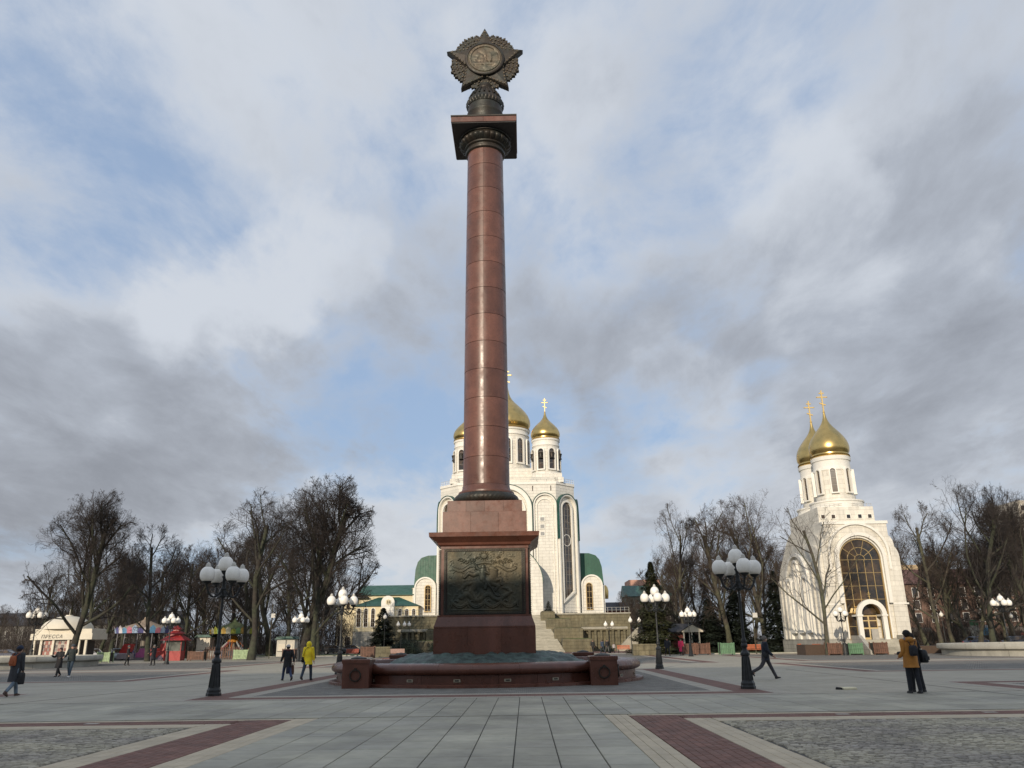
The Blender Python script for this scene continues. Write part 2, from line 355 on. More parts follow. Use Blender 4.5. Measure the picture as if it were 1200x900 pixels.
# ------------------------------------------------------------------ ground and paving
g = MB().box(-1500, -400, -0.6, 1500, 2500, -0.05).obj('ground', soil_m); struct(g)
def rects(name, lst, m, z):
    b = MB()
    for x0, x1, y0, y1 in lst: b.add([(x0,y0,z),(x1,y0,z),(x1,y1,z),(x0,y1,z)], [(0,1,2,3)])
    o = b.obj(name, m); return struct(o)
mb = rects('paving_bed', [(-90, 90, -45, 118)], mortar_m, -0.022)
CX = -1.5                    # axis of the square's pattern
XL, XR = CX-3.25, CX+3.25    # corridor edges
GY = 19.55
plaza = rects('square_paving', [(-90, -11.2, 25.8, 118), (8.2, 90, 25.8, 118), (-11.2, 8.2, 49.9, 118),
        (-90, -20, 19.62, 25.8), (17, 90, 19.62, 25.8), (-90, -30, -45, 19.5), (27, 90, -45, 19.5), (-30, 27, -45, 5)], slab_far, 0.0)
F_PX = 930
def px_size(x, y, w):       # rough size in the picture, used to decide which pieces become objects
    return w*F_PX/max(y, 1)
def lay(pieces, name, m, parent, limit=300, bevel=0.006, zt=0.0, h=0.03, minpx=9.0):
    """pieces: (x0,x1,y0,y1).  Largest ones in view become single objects sharing meshes, the rest one joined part."""
    def vis(p):
        x = (p[0]+p[1])/2; y = p[3]
        return y > 10.8 and abs(x) < y*0.70+1
    order = sorted(range(len(pieces)), key=lambda i: (not vis(pieces[i]), pieces[i][2]))
    single = [i for i in order[:limit] if vis(pieces[i]) and px_size(0, pieces[i][2], max(pieces[i][1]-pieces[i][0], pieces[i][3]-pieces[i][2])) >= minpx]
    sset = set(single); cache = {}
    for i in single:
        x0, x1, y0, y1 = pieces[i]; k = (round(x1-x0, 3), round(y1-y0, 3))
        if k not in cache: cache[k] = MB().bbox(-k[0]/2, -k[1]/2, -h, k[0]/2, k[1]/2, 0, bevel).mesh(name, m)
        o = link(name, cache[k], parent, ((x0+x1)/2, (y0+y1)/2, zt+random.uniform(-0.0015, 0.0015)))
    rest = [pieces[i] for i in range(len(pieces)) if i not in sset]
    if rest:
        b = MB(); tones = []
        for x0, x1, y0, y1 in rest:
            n0 = len(b.f); dz = random.uniform(-.0015, .0015); b.bbox(x0, y0, zt-h, x1, y1, zt+dz, bevel); tones += [random.random()]*(len(b.f)-n0)
        o = b.obj(name, m, parent); o['kind'] = 'stuff'
        a = o.data.attributes.new('tone', 'FLOAT', 'FACE'); a.data.foreach_set('value', tones)
# grey slabs: corridor up to the channel, then the cross band
sl_p = []
W = 6.5/10
J = 0.009
for i in range(10):
    x = XL+i*W; off = 0
    y = 6.0
    while y < GY-0.05:
        y2 = min(y+W*1.5, GY-0.03)
        if y2-y > 0.1: sl_p.append((x+J, x+W-J, y+J, y2-J))
        y = y2
nB = int(37/W)
x0B = XL-24*W
for i in range(-0, 58):
    x = x0B+i*W
    if x+W > 17.3: break
    for y, y2 in ((19.66, 21.2), (21.2, 22.75), (22.75, 24.3), (24.3, 25.75)): sl_p.append((x+J, x+W-J, y+J, y2-J))
lay(sl_p, 'slab', slab_m, mb)
ch = struct(MB().box(-60, 19.535, -0.06, 60, 19.60, -0.012).obj('drain_channel', mortar_m)); 
# near cells left and right: beige strips, red bricks, beige strips round a field of setts
def cell_near(sgn, parent):
    def X(u): return CX+sgn*u
    def P(u0, u1, y0, y1):
        a, b = sorted((X(u0), X(u1))); return (a, b, y0, y1)
    be, br = [], []
    XE = 28.0
    # long strips along y
    for k in range(3):
        u = 3.25+k*0.175; y = 6.0
        yt = 19.47-(0.0 if k == 0 else 0.0)
        while y < yt-0.05:
            y2 = min(y+0.52, yt); be.append(P(u+.004, u+.171, y+.004, y2-.004)); y = y2
    for k in range(3):
        u = 4.86+k*0.19; y = 6.0; yt = 18.42 if k == 0 else 18.42-0.0
        while y < yt-0.05:
            y2 = min(y+0.52, yt); be.append(P(u+.004, u+.186, y+.004, y2-.004)); y = y2
    for u0 in np.arange(3.79, XE, 0.52): be.append(P(u0+.004, min(u0+.516, XE), 19.24, 19.47))
    for u0 in np.arange(5.45, XE, 0.52): be.append(P(u0+.004, min(u0+.516, XE), 18.10, 18.42)); be.append(P(u0+.004, min(u0+.516, XE), 17.76, 18.09))
    nb = 8; bw = (4.85-3.79)/nb
    for k in range(nb):
        u = 3.79+k*bw; y = 6.0+(k % 2)*0.12
        while y < 19.2:
            y2 = min(y+0.25, 19.22)
            if y2-y > 0.05: br.append(P(u+.004, u+bw-.004, y+.004, y2-.004))
            y = y2
    for j in range(6):
        y = 18.44+j*0.13; u = 4.86+(j % 2)*0.12
        while u < XE: br.append(P(u+.004, u+.246, y+.004, y+.126)); u += 0.25
    lay(be, 'beige_paver', beige_m, parent, 150); lay(br, 'brick', brick_m, parent, 150)
    # granite setts, hand laid: every stone real geometry
    vs = []; tn = []
    def sett(u, y, w, l, hh, r):
        c, s_ = cos(r), sin(r)
        base = [(-w/2, -l/2), (w/2, -l/2), (w/2, l/2), (-w/2, l/2)]
        jit = [(a+random.uniform(-.012, .012), b+random.uniform(-.012, .012)) for a, b in base]
        lo = [(u+a*c-b*s_, y+a*s_+b*c, -0.022) for a, b in jit]
        mi = [(u+a*.97*c-b*.97*s_, y+a*.97*s_+b*.97*c, hh-0.016) for a, b in jit]
        hi = [(u+a*.72*c-b*.72*s_, y+a*.72*s_+b*.72*c, hh+random.uniform(-.002, .002)) for a, b in jit]
        return lo+mi+hi
    fs = []
    y = 8.6; row = 0
    while y < 17.70:
        l = random.uniform(0.085, 0.125); u = 5.48+random.uniform(0, .08)
        while u < min(XE-8, y*0.72+4):
            w = random.uniform(0.085, 0.165)
            wav = 0.05*sin(u*1.9+row*0.21)+0.02*sin(u*5.3)
            yy = y+l/2+wav
            if u+w > 5.46 and yy+l/2 < 17.73:
                o = len(vs); vs.extend([(X(a), b, c) for a, b, c in sett(u+w/2, yy, w-.008, l-.006, random.uniform(-0.006, 0.008), random.uniform(-.12, .12))])
                fs += [(o+8, o+9, o+10, o+11)]+[(o+i, o+(i+1) % 4, o+4+(i+1) % 4, o+4+i) for i in range(4)]+[(o+4+i, o+4+(i+1) % 4, o+8+(i+1) % 4, o+8+i) for i in range(4)]
                tn += [random.random()]*9
            u += w
        y += l*0.98; row += 1
    me = bpy.data.meshes.new('granite_setts'); me.from_pydata(vs, [], fs if sgn > 0 else [tuple(reversed(f)) for f in fs]); me.materials.append(sett_m)
    o = link('granite_setts', me, parent); o['kind'] = 'stuff'
    a = me.attributes.new('tone', 'FLOAT', 'FACE'); a.data.foreach_set('value', tn)
cell_near(1, mb); cell_near(-1, mb)
# cell round the column and the far cells are thin sheets (too far to pick pieces apart)
def frame_sheets(x0, x1, y0, y1, z, parent, w=(0.5, 1.0, 0.55), sides='lrfb'):
    bands = []; a, b, c, d = x0, x1, y0, y1
    for wi, m in zip(w, (beige_s, brick_s, beige_s)):
        l = a+wi if 'l' in sides else a; r = b-wi if 'r' in sides else b
        f = c+wi if 'f' in sides else c; k = d-wi if 'b' in sides else d
        q = MB()
        for X0, X1, Y0, Y1 in ((a, b, c, f), (a, b, k, d), (a, l, f, k), (r, b, f, k)):
            if X1-X0 > 0.01 and Y1-Y0 > 0.01: q.add([(X0,Y0,z),(X1,Y0,z),(X1,Y1,z),(X0,Y1,z)], [(0,1,2,3)])
        o = q.obj('red_brick_border' if m is brick_s else 'beige_border', m, parent)
        a, b, c, d = l, r, f, k
    q = MB().add([(a,c,z),(b,c,z),(b,d,z),(a,d,z)], [(0,1,2,3)]).obj('sett_field', sett_s, parent)
frame_sheets(-11.2, 8.2, 25.8, 49.9, 0.0, mb, (0.55, 1.0, 0.6))
for sx in (-1, 1):
    a, b = sorted((CX+sx*16.4, CX+sx*40)); frame_sheets(a, b, 8, 31.7, 0.004, plaza, (0.5, 0.9, 0.5))
    a, b = sorted((CX+sx*17.4, CX+sx*60)); frame_sheets(a, b, 40.6, 58, 0.004, plaza, (0.5, 0.9, 0.5))
    a, b = sorted((CX+sx*21, CX+sx*62)); frame_sheets(a, b, 61, 88, 0.004, plaza, (0.6, 1.0, 0.6))
frame_sheets(CX-16, CX+16, 60, 104, 0.004, plaza, (0.6, 1.0, 0.6))
# worn cable channel lines running off diagonally, as in the slab field on each side
for x0, y0, x1, y1 in ((-24, 33, -14.5, 50), (13.6, 20, 14.1, 46), (-16.4, 22, -13.2, 44)):
    d = Vector((x1-x0, y1-y0, 0)).normalized(); p = Vector((-d.y, d.x, 0))*0.035
    MB().add([(x0-p.x, y0-p.y, .003), (x0+p.x, y0+p.y, .003), (x1+p.x, y1+p.y, .003), (x1-p.x, y1-p.y, .003)], [(0,1,2,3)]).obj('groove', mortar_m, plaza)
# kerb and lawn, red walk up to the stairs
struct(MB().box(-90, 118, -0.1, -16.5, 118.3, 0.1).box(17, 93, -0.1, 120, 93.3, 0.1).obj('kerb', rim_st))
red_walk = struct(MB().add([(-16.5, 112, .004), (17, 112, .004), (17, 150, .004), (-16.5, 150, .004)], [(0,1,2,3)]).obj('red_brick_walk', brick_s))
lawn = struct(MB().box(-120, 118.3, -0.1, -16.5, 136, 0.06).box(17, 93.3, -0.1, 120, 136, 0.06).obj('lawn_strip', grass_m))
asph = struct(MB().add([(-160, 140, .0), (-16.5, 140, .0), (-16.5, 156, .0), (-160, 156, .0)], [(0,1,2,3)]).add([(30, 140, .0), (190, 140, .0), (190, 160, .0), (30, 160, .0)], [(0,1,2,3)]).obj('road', mat('asphalt', (0.06, 0.06, 0.06), 0.85, var=0.15)))

# ------------------------------------------------------------------ victory column
CC = (-1.76, 38.0)
col = thing('victory_column', 'tall red granite column on a square pedestal with a bronze star on top, standing in a round basin', 'monument', (CC[0], CC[1], 0))
def part(name, b, m, parent=col, smooth=False, label=None):
    o = b.obj(name, m, parent, smooth)
    if label: o['label'] = label
    return o
# basin: base step, recessed band of panels, overhanging rounded rim
part('basin_step', MB().lathe([(6.95, 0), (6.95, .10), (6.9, .12), (6.35, .12)], 96, caps=False), granite_dk)
NP = 28
def arc_panel(r, z0, z1, a0, a1, n=4, t=0.25):
    b = MB(); vs = []; 
    for i in range(n+1):
        a = a0+(a1-a0)*i/n
        for rr, z in ((r, z0), (r, z1), (r-t, z1), (r-t, z0)): vs.append((rr*cos(a), rr*sin(a), z))
    fs = []
    for i in range(n):
        for j in range(4): fs.append((i*4+j, (i+1)*4+j, (i+1)*4+(j+1) % 4, i*4+(j+1) % 4))
    fs += [(3, 2, 1, 0), tuple(n*4+j for j in range(4))]
    return b.add(vs, fs)
pm = arc_panel(6.62, 0.12, 0.44, -pi/NP+0.0009, pi/NP-0.0009).mesh('basin_panel', granite_dk)
prof = [(6.55, .44), (6.72, .46), (6.82, .52), (6.86, .60), (6.84, .70), (6.76, .79), (6.62, .845), (6.40, .86), (6.02, .85), (5.98, .80), (5.98, .5)]
rb = MB(); vs = []; n = 6
a0, a1 = -pi/NP*2+.0006, pi/NP*2-.0006
rb.lathe(prof, n, a0=a0, a1=a1)
rm = rb.mesh('rim_stone', granite_dk, True)
for k in range(NP): link('basin_panel', pm, col, rotz=k*2*pi/NP)
for k in range(NP//2): link('rim_stone', rm, col, rotz=(k*2+1)*2*pi/NP)
plq = plain('brushed_plaque', (0.45, 0.40, 0.30), 0.4, 0.3)
pq = MB().bbox(-.13, -.02, -.05, .13, .0, .05, .008).mesh('plaque', plq); pi_ = MB().cbox(0, -.026, 0, .16, .01, .045).mesh('plaque_slot', iron)
for k in range(-10, 11):
    a = -pi/2+(k+0.5)*2*pi/22+0.02; r = 6.625
    o = link('plaque', pq, col, (r*cos(a), r*sin(a), 0.25), a+pi/2); link('plaque_slot', pi_, o)
part('basin_floor', MB().lathe([(5.99, 0.3), (5.99, .52)], 48), granite_dk)
# square posts with bronze rings, a low bronze cap on each
def post_mesh(): return MB().bbox(-.51, -.51, 0, .51, .51, .96, .01).bbox(-.54, -.54, .90, .54, .54, 1.05, .03)
pmesh = post_mesh().mesh('basin_post', granite_dk)
ringm = MB().tube([(0.20*cos(t), -.05, 0.20*sin(t)) for t in np.linspace(0, 2*pi, 21)], .028, 6, False).box(-.045, -.09, .17, .045, 0, .27).mesh('ring_handle', bronze, True)
capm = MB().lathe([(.32, 1.05), (.30, 1.09), (.18, 1.12), (.05, 1.15)], 16).mesh('post_cap', bronze, True)
for sx in (-1, 1):
    for sy in (-1, 1):
        p = link('basin_post', pmesh, col, (sx*4.72, sy*5.50, 0)); link('post_cap', capm, p)
        link('ring_handle', ringm, p, (0, -.52 if sy < 0 else .52, .46), 0 if sy < 0 else pi); link('ring_handle', ringm, p, (sx*.52, 0, .46), sx*pi/2)
# verdigris bronze mound inside the basin: overlapping leaves and pebbly lumps
def mound():
    nr, na = 26, 150; vs = []; fs = []
    lumps = [(RNG.uniform(2.4, 4.7), RNG.uniform(0, 2*pi), RNG.uniform(.15, .5), RNG.uniform(.05, .13)) for _ in range(170)]
    L_ = np.array([(r*cos(a), r*sin(a), w, h) for r, a, w, h in lumps])
    for i in range(nr+1):
        r = 2.0+(4.75-2.0)*i/nr
        for j in range(na):
            a = 2*pi*j/na; rr = r*(1+0.02*sin(9*a)+.015*sin(23*a)) if i == nr else r
            x, y = rr*cos(a), rr*sin(a)
            d = np.hypot(L_[:, 0]-x, L_[:, 1]-y)/L_[:, 2]
            z = 0.52+0.56*(1-(max(r-2.6, 0)/2.15)**2.2)+float(np.max(np.where(d < 1, (1-d**2)*L_[:, 3], 0)))+0.035*abs(sin(a*17+r*3))
            if i == nr: z = 0.50
            vs.append((x, y, z))
    for i in range(nr):
        for j in range(na): fs.append((i*na+j, i*na+(j+1) % na, (i+1)*na+(j+1) % na, (i+1)*na+j))
    return MB().add(vs, fs)
part('bronze_mound', mound(), verdigris, smooth=True)
# pedestal: plinth blocks, die, cornice
def sq(h0, z0, h1, z1, b=None):
    b = b or MB(); vs = [(-h0,-h0,z0),(h0,-h0,z0),(h0,h0,z0),(-h0,h0,z0),(-h1,-h1,z1),(h1,-h1,z1),(h1,h1,z1),(-h1,h1,z1)]
    return b.add(vs, [(0,3,2,1),(4,5,6,7),(0,1,5,4),(1,2,6,5),(2,3,7,6),(3,0,4,7)])
ps = MB().box(-2.18, -2.18, 0.3, 2.18, 2.18, 2.20)
part('pedestal_core', ps, granite_dk)
for fc in range(4):      # facing slabs, three to a side
    R_ = Matrix.Rotation(fc*pi/2, 4, 'Z')
    for k in range(3):
        w = 4.40/3; b = MB().box(-2.20+k*w+.004, -2.205, 0.5, -2.20+(k+1)*w-.004, -2.18, 2.19); b.xf(R_)
        part('facing_slab', b, granite_dk)
mo = MB(); sq(2.20, 2.203, 2.20, 2.26, mo); sq(2.20, 2.262, 2.06, 2.66, mo); sq(2.06, 2.662, 2.06, 2.74, mo); part('plinth_moulding', mo, granite_dk)
part('pedestal_die', MB().box(-1.93, -1.93, 2.742, 1.93, 1.93, 5.60), granite_dk)
co = MB(); sq(1.96, 5.602, 1.96, 5.70, co); sq(1.96, 5.702, 2.06, 5.76, co); sq(2.06, 5.762, 2.10, 5.86, co); sq(2.10, 5.862, 2.30, 6.00, co); sq(2.30, 6.002, 2.42, 6.08, co); sq(2.44, 6.082, 2.46, 6.27, co); sq(2.46, 6.272, 2.20, 6.31, co)
part('cornice', co, granite_dk)
def block_course(h, z0, z1, n):
    part('block_core', MB().box(-h+.03, -h+.03, z0, h-.03, h-.03, z1-.003), granite)
    for fc in range(4):
        R_ = Matrix.Rotation(fc*pi/2, 4, 'Z'); w = 2*h/n
        for k in range(n): part('granite_block', MB().bbox(-h+k*w+.004, -h, z0+.004, -h+(k+1)*w-.004, -h+.05, z1-.004, .012).xf(R_), granite)
block_course(1.90, 6.312, 7.27, 3); block_course(1.71, 7.272, 7.80, 4)
# bronze relief panel on each side: rider with spear over a fallen dragon, ribbon, sun, swags
def relief():
    nx, nz = 190, 180; x = np.linspace(-1, 1, nx); z = np.linspace(-1, 1, nz); X, Z = np.meshgrid(x, z); H = np.zeros_like(X)
    rng = np.random.RandomState(5)
    def stroke(pts, w0, w1, h):
        nonlocal H
        pts = np.array(pts, float)
        for i in range(len(pts)-1):
            a, b = pts[i], pts[i+1]; d = b-a; L2 = (d**2).sum()+1e-9
            t = np.clip(((X-a[0])*d[0]+(Z-a[1])*d[1])/L2, 0, 1)
            q0, q1 = i/(len(pts)-1), (i+1)/(len(pts)-1); w = w0+(w1-w0)*(q0+(q1-q0)*t)
            dd = np.hypot(X-a[0]-t*d[0], Z-a[1]-t*d[1])/w
            H = np.maximum(H, np.where(dd < 1, np.sqrt(np.maximum(1-dd**2, 0))*h, 0))
    # horse: barrel, neck, head, legs, tail
    stroke([(-.20, -.10), (.08, -.02), (.22, .05)], .17, .15, 1.0)
    stroke([(.20, .06), (.24, .26), (.20, .40)], .15, .09, 1.1); stroke([(.18, .40), (.32, .34)], .085, .05, 1.2)
    stroke([(.24, .02), (.44, .06), (.46, -.12)], .075, .035, .9); stroke([(.18, -.06), (.36, -.16), (.30, -.30)], .07, .035, .9)
    stroke([(-.26, -.12), (-.36, -.32), (-.28, -.50)], .10, .04, .9); stroke([(-.16, -.16), (-.10, -.36), (-.18, -.50)], .09, .04, .8)
    stroke([(-.34, -.06), (-.52, -.10), (-.62, -.26), (-.60, -.38)], .07, .03, .8)
    # rider: leg, torso, head with halo, raised arm, spear, cloak
    stroke([(-.04, .02), (.04, -.10), (.02, -.24)], .075, .045, 1.3); stroke([(-.06, .06), (-.05, .26), (-.04, .36)], .10, .085, 1.4)
    stroke([(-.04, .44), (-.04, .47)], .07, .065, 1.5); stroke([(-.06, .33), (-.20, .40), (-.24, .52)], .05, .035, 1.3); stroke([(-.02, .32), (.12, .22)], .045, .035, 1.3)
    stroke([(-.32, .66), (.30, -.44)], .016, .016, 1.5); stroke([(-.10, .30), (-.30, .20), (-.42, .26), (-.54, .12)], .09, .04, .9)
    # dragon: coils, wing, head
    t = np.linspace(0, 1, 26); stroke(np.stack([-.62+1.25*t, -.50+.09*np.sin(t*14)], 1), .085, .06, .8)
    stroke([(.58, -.46), (.70, -.34), (.60, -.24)], .06, .04, .9); stroke([(.62, -.24), (.50, -.22)], .05, .03, 1.)
    for k in range(6): stroke([(-.1+.05*k, -.46), (.0+.12*k, -.33-.03*k)], .03, .015, .7)
    # foliage scrolls either side of the sun disc, ribbon beneath
    for sgn in (-1, 1):
        for k in range(7):
            cx, cz, r = sgn*(.20+.075*k+rng.uniform(-.02, .02)), .66+rng.uniform(-.09, .10), rng.uniform(.035, .07)
            tt = np.linspace(0, 5, 12); stroke(np.stack([cx+sgn*r*np.cos(tt)*(1-tt/9), cz+r*np.sin(tt)*(1-tt/9)], 1), .02, .012, .9)
        tt = np.linspace(0, 1, 20); stroke(np.stack([sgn*(.22+.62*tt), .47+.06*np.sin(tt*7)-.10*tt], 1), .045, .04, .55)
        stroke(np.stack([sgn*(.22+.62*tt), .515+.06*np.sin(tt*7)-.10*tt], 1), .012, .012, .9); stroke(np.stack([sgn*(.22+.62*tt), .425+.06*np.sin(tt*7)-.10*tt], 1), .012, .012, .9)
    stroke([(-.20, .56), (0, .60), (.20, .56)], .045, .045, .6)
    dd = np.hypot(X+.01, Z-.80)/.085; H = np.maximum(H, np.where(dd < 1, 1.4-.2*dd, 0))
    for k in range(14): a = 2*pi*k/14; stroke([(-.01+.1*cos(a), .80+.1*sin(a)), (-.01+.15*cos(a), .80+.15*sin(a))], .012, .006, .8)
    # swags along the foot
    for k in range(4):
        x0 = -.88+.44*k; tt = np.linspace(0, 1, 16)
        for q in (0, .05): stroke(np.stack([x0+.44*tt, -.62-q-.16*np.sin(pi*tt)], 1), .024, .024, .9)
        for cx in (x0,): stroke([(cx, -.60), (cx, -.80)], .03, .02, 1.0)
        stroke([(x0+.06, -.64), (x0+.10, -.60), (x0+.16, -.64)], .02, .02, .8)
    stroke([(.88, -.60), (.88, -.80)], .03, .02, 1.0)
    stroke([(-.9, -.90), (.9, -.90)], .012, .012, .5)
    for _ in range(160):   # rough worked ground
        cx, cz = rng.uniform(-.93, .93), rng.uniform(-.88, .93); a = rng.uniform(0, pi); l = rng.uniform(.02, .09)
        stroke([(cx, cz), (cx+l*cos(a), cz+l*sin(a))], .022, .012, .22)
    vs = np.stack([X.ravel()*1.64, -1.972-H.ravel()*.05, 4.17+Z.ravel()*1.36], 1)
    idx = np.arange(nx*nz).reshape(nz, nx); q = np.stack([idx[:-1, :-1], idx[:-1, 1:], idx[1:, 1:], idx[1:, :-1]], -1).reshape(-1, 4)
    me = bpy.data.meshes.new('relief_panel'); me.from_pydata(vs.tolist(), [], q.tolist()); me.materials.append(relief_m)
    me.polygons.foreach_set('use_smooth', [True]*len(me.polygons)); return me
rel = relief()
fr = MB(); 
for x0, x1, z0, z1 in ((-1.80, 1.80, 2.76, 2.86), (-1.80, 1.80, 5.48, 5.58), (-1.80, -1.70, 2.861, 5.479), (1.70, 1.80, 2.861, 5.479)): fr.box(x0, -2.03, z0, x1, -1.93, z1)
fr.box(-1.69, -1.965, 2.87, 1.69, -1.935, 5.47)
frm = fr.mesh('relief_frame', bronze)
bd = MB()
for k in range(44):
    for zz in (2.81, 5.53): bd.ell((-1.72+k*.08, -2.035, zz), (.026, .02, .026), 6, 4)
for k in range(32):
    for xx in (-1.75, 1.75): bd.ell((xx, -2.035, 2.90+k*.083), (.026, .02, .026), 6, 4)
bdm = bd.mesh('bead_row', relief_m, True)
for fc in range(4):
    f_ = link('relief_frame', frm, col, rotz=fc*pi/2); link('relief_panel', rel, f_); o = link('bead_row', bdm, f_); o['kind'] = 'stuff'
# leafy torus and collar
def leafy_torus():
    vs = []; fs = []; na, nr = 160, 22
    for j in range(nr+1):
        t = -pi/2+pi*j/nr
        for i in range(na):
            a = 2*pi*i/na; w = 0.022*abs(sin(a*24+t*3.2))+.022*abs(sin(a*24-t*3.2))
            r = 1.16+(0.36+w)*cos(t); z = 8.07+(0.27+w*.5)*sin(t)
            vs.append((r*cos(a), r*sin(a), z))
    for j in range(nr):
        for i in range(na): fs.append((j*na+i, j*na+(i+1) % na, (j+1)*na+(i+1) % na, (j+1)*na+i))
    return MB().add(vs, fs)
part('base_torus', leafy_torus(), bronze, smooth=True)
part('shaft_collar', MB().lathe([(1.34, 8.28), (1.36, 8.34), (1.34, 8.42), (1.24, 8.44), (1.20, 8.50), (1.145, 8.66), (1.13, 8.72)], 64, caps=False), granite, smooth=True)
# shaft: rings of curved granite plates
z_r = [8.72, 10.05]; 
while z_r[-1] < 27.2: z_r.append(min(z_r[-1]+1.47, 27.45))
def rad(z): t = (z-8.7)/18.7; return 1.125-0.155*t-0.015*sin(pi*t)*-1
part('shaft_core', MB().lathe([(rad(8.7)-.03, 8.7), (rad(18)-.03, 18), (rad(27.4)-.03, 27.4)], 48), granite_dk)
NS = 6
for j in range(len(z_r)-1):
    z0, z1 = z_r[j]+.010, z_r[j+1]-.010
    if z1-z0 < .1: continue
    ph = -pi/2-0.06
    b = MB(); n = 14; vs = []
    pm_ = None
    for i in range(n+1):
        a = .004+(2*pi/NS-.008)*i/n
        for z, q in ((z0, -.004), (z0+.001, 0), (z1-.001, 0), (z1, -.004)): vs.append(((rad(z)+q)*cos(a), (rad(z)+q)*sin(a), z))
        for z in (z1, z0): vs.append(((rad(z)-.05)*cos(a), (rad(z)-.05)*sin(a), z))
    fs = [(i*6+q, (i+1)*6+q, (i+1)*6+(q+1) % 6, i*6+(q+1) % 6) for i in range(n) for q in range(6)]
    fs += [(5,4,3,2,1,0), tuple(n*6+q for q in range(6))]
    pm_ = b.add(vs, fs).mesh('shaft_plate', granite, True)
    for k in range(NS): link('shaft_plate', pm_, col, rotz=ph+k*2*pi/NS)
# capital: rings, gadrooned echinus, abacus slab
part('necking', MB().lathe([(.98, 27.2), (1.08, 27.26), (1.10, 27.36), (1.04, 27.42), (1.04, 27.5), (1.14, 27.56), (1.14, 27.64), (1.04, 27.7), (1.0, 27.75)], 48, caps=False), bronze, smooth=True)
def gadroon(z0, z1, r0, r1, nleaf, amp, n=10, na=None, bulge=0.10):
    na = na or nleaf*8; vs = []; fs = []
    for j in range(n+1):
        t = j/n; z = z0+(z1-z0)*t
        for i in range(na):
            a = 2*pi*i/na; lobe = abs(cos(a*nleaf/2))**0.6
            r = r0+(r1-r0)*t**0.6+bulge*sin(pi*t)+amp*lobe*sin(pi*min(1, t*1.05))
            vs.append((r*cos(a), r*sin(a), z))
    for j in range(n):
        for i in range(na): fs.append((j*na+i, j*na+(i+1) % na, (j+1)*na+(i+1) % na, (j+1)*na+i))
    return MB().add(vs, fs)
part('echinus', gadroon(27.6, 28.08, 1.0, 1.34, 26, .10), bronze, smooth=True)
part('echinus_ring', MB().lathe([(1.30, 28.08), (1.42, 28.10), (1.44, 28.15), (1.36, 28.18), (1.36, 28.24)], 48), bronze, smooth=True)
part('abacus_soffit', MB().box(-1.72, -1.72, 28.22, 1.72, 1.72, 28.28), plain('dark_shaded_soffit', (0.05, 0.045, 0.045), 0.8))  # dark plate: the underside's shadow painted in with its own dark tone
ab = MB()
part('abacus_core', MB().box(-1.70, -1.70, 28.282, 1.70, 1.70, 28.62), granite)
for fc in range(4):
    R_ = Matrix.Rotation(fc*pi/2, 4, 'Z')
    for k in range(2): part('abacus_slab', MB().bbox(-1.76+k*1.76+.004, -1.76, 28.285, -1.76+(k+1)*1.76-.004, -1.69, 28.60, .01).xf(R_), granite)
part('abacus_lip', MB().box(-1.78, -1.78, 28.622, 1.78, 1.78, 28.70), bronze)
# bronze drum under the star
part('finial_drum', MB().lathe([(1.25, 28.70), (1.25, 28.85), (1.02, 28.95), (.98, 29.1), (.98, 29.75), (1.02, 29.80), (1.02, 29.9), (.97, 29.95), (.97, 30.35)], 48), bronze, smooth=True)
part('finial_ring', gadroon(30.35, 30.78, 1.0, .98, 30, .07, 8, bulge=.03), bronze, smooth=True)
part('finial_dome', MB().lathe([(.96, 30.78), (.90, 30.85), (.86, 31.0), (.72, 31.25), (.52, 31.5), (.44, 31.6), (.46, 31.66), (.40, 31.74), (.36, 31.95)], 40), bronze, smooth=True)
for k in range(20):
    a = 2*pi*k/20; part('flute', MB().tube([(.93*cos(a), .93*sin(a), 30.9), (.80*cos(a), .80*sin(a), 31.2), (.56*cos(a), .56*sin(a), 31.5)], [.05, .045, .03], 6), bronze, smooth=True)
# five-pointed star with fan of serrated rays behind and round medallion
ZS = 33.54; RS = 2.32
star = MB()
pts = []
for k in range(10):
    a = pi/2+k*pi/5; r = RS if k % 2 == 0 else RS*0.50
    pts.append((r*cos(a), ZS+r*sin(a)))
so_ = part('star', MB(), bronze) if False else None
sb = MB()
for sy in (-1, 1):     # faceted faces rising to the centre, with a rim
    c = (0, sy*.34, ZS); inner = [(p[0]*.93, sy*.26, ZS+(p[1]-ZS)*.93) for p in pts]; out = [(p[0], sy*.17, p[1]) for p in pts]
    vs = [c]+inner+out; fs = [(0, 1+i, 1+(i+1) % 10) for i in range(10)]+[(1+i, 11+i, 11+(i+1) % 10, 1+(i+1) % 10) for i in range(10)]
    sb.add(vs, fs)
sb.prism(pts, -.17, .17)
star_o = part('star', sb, bronze)
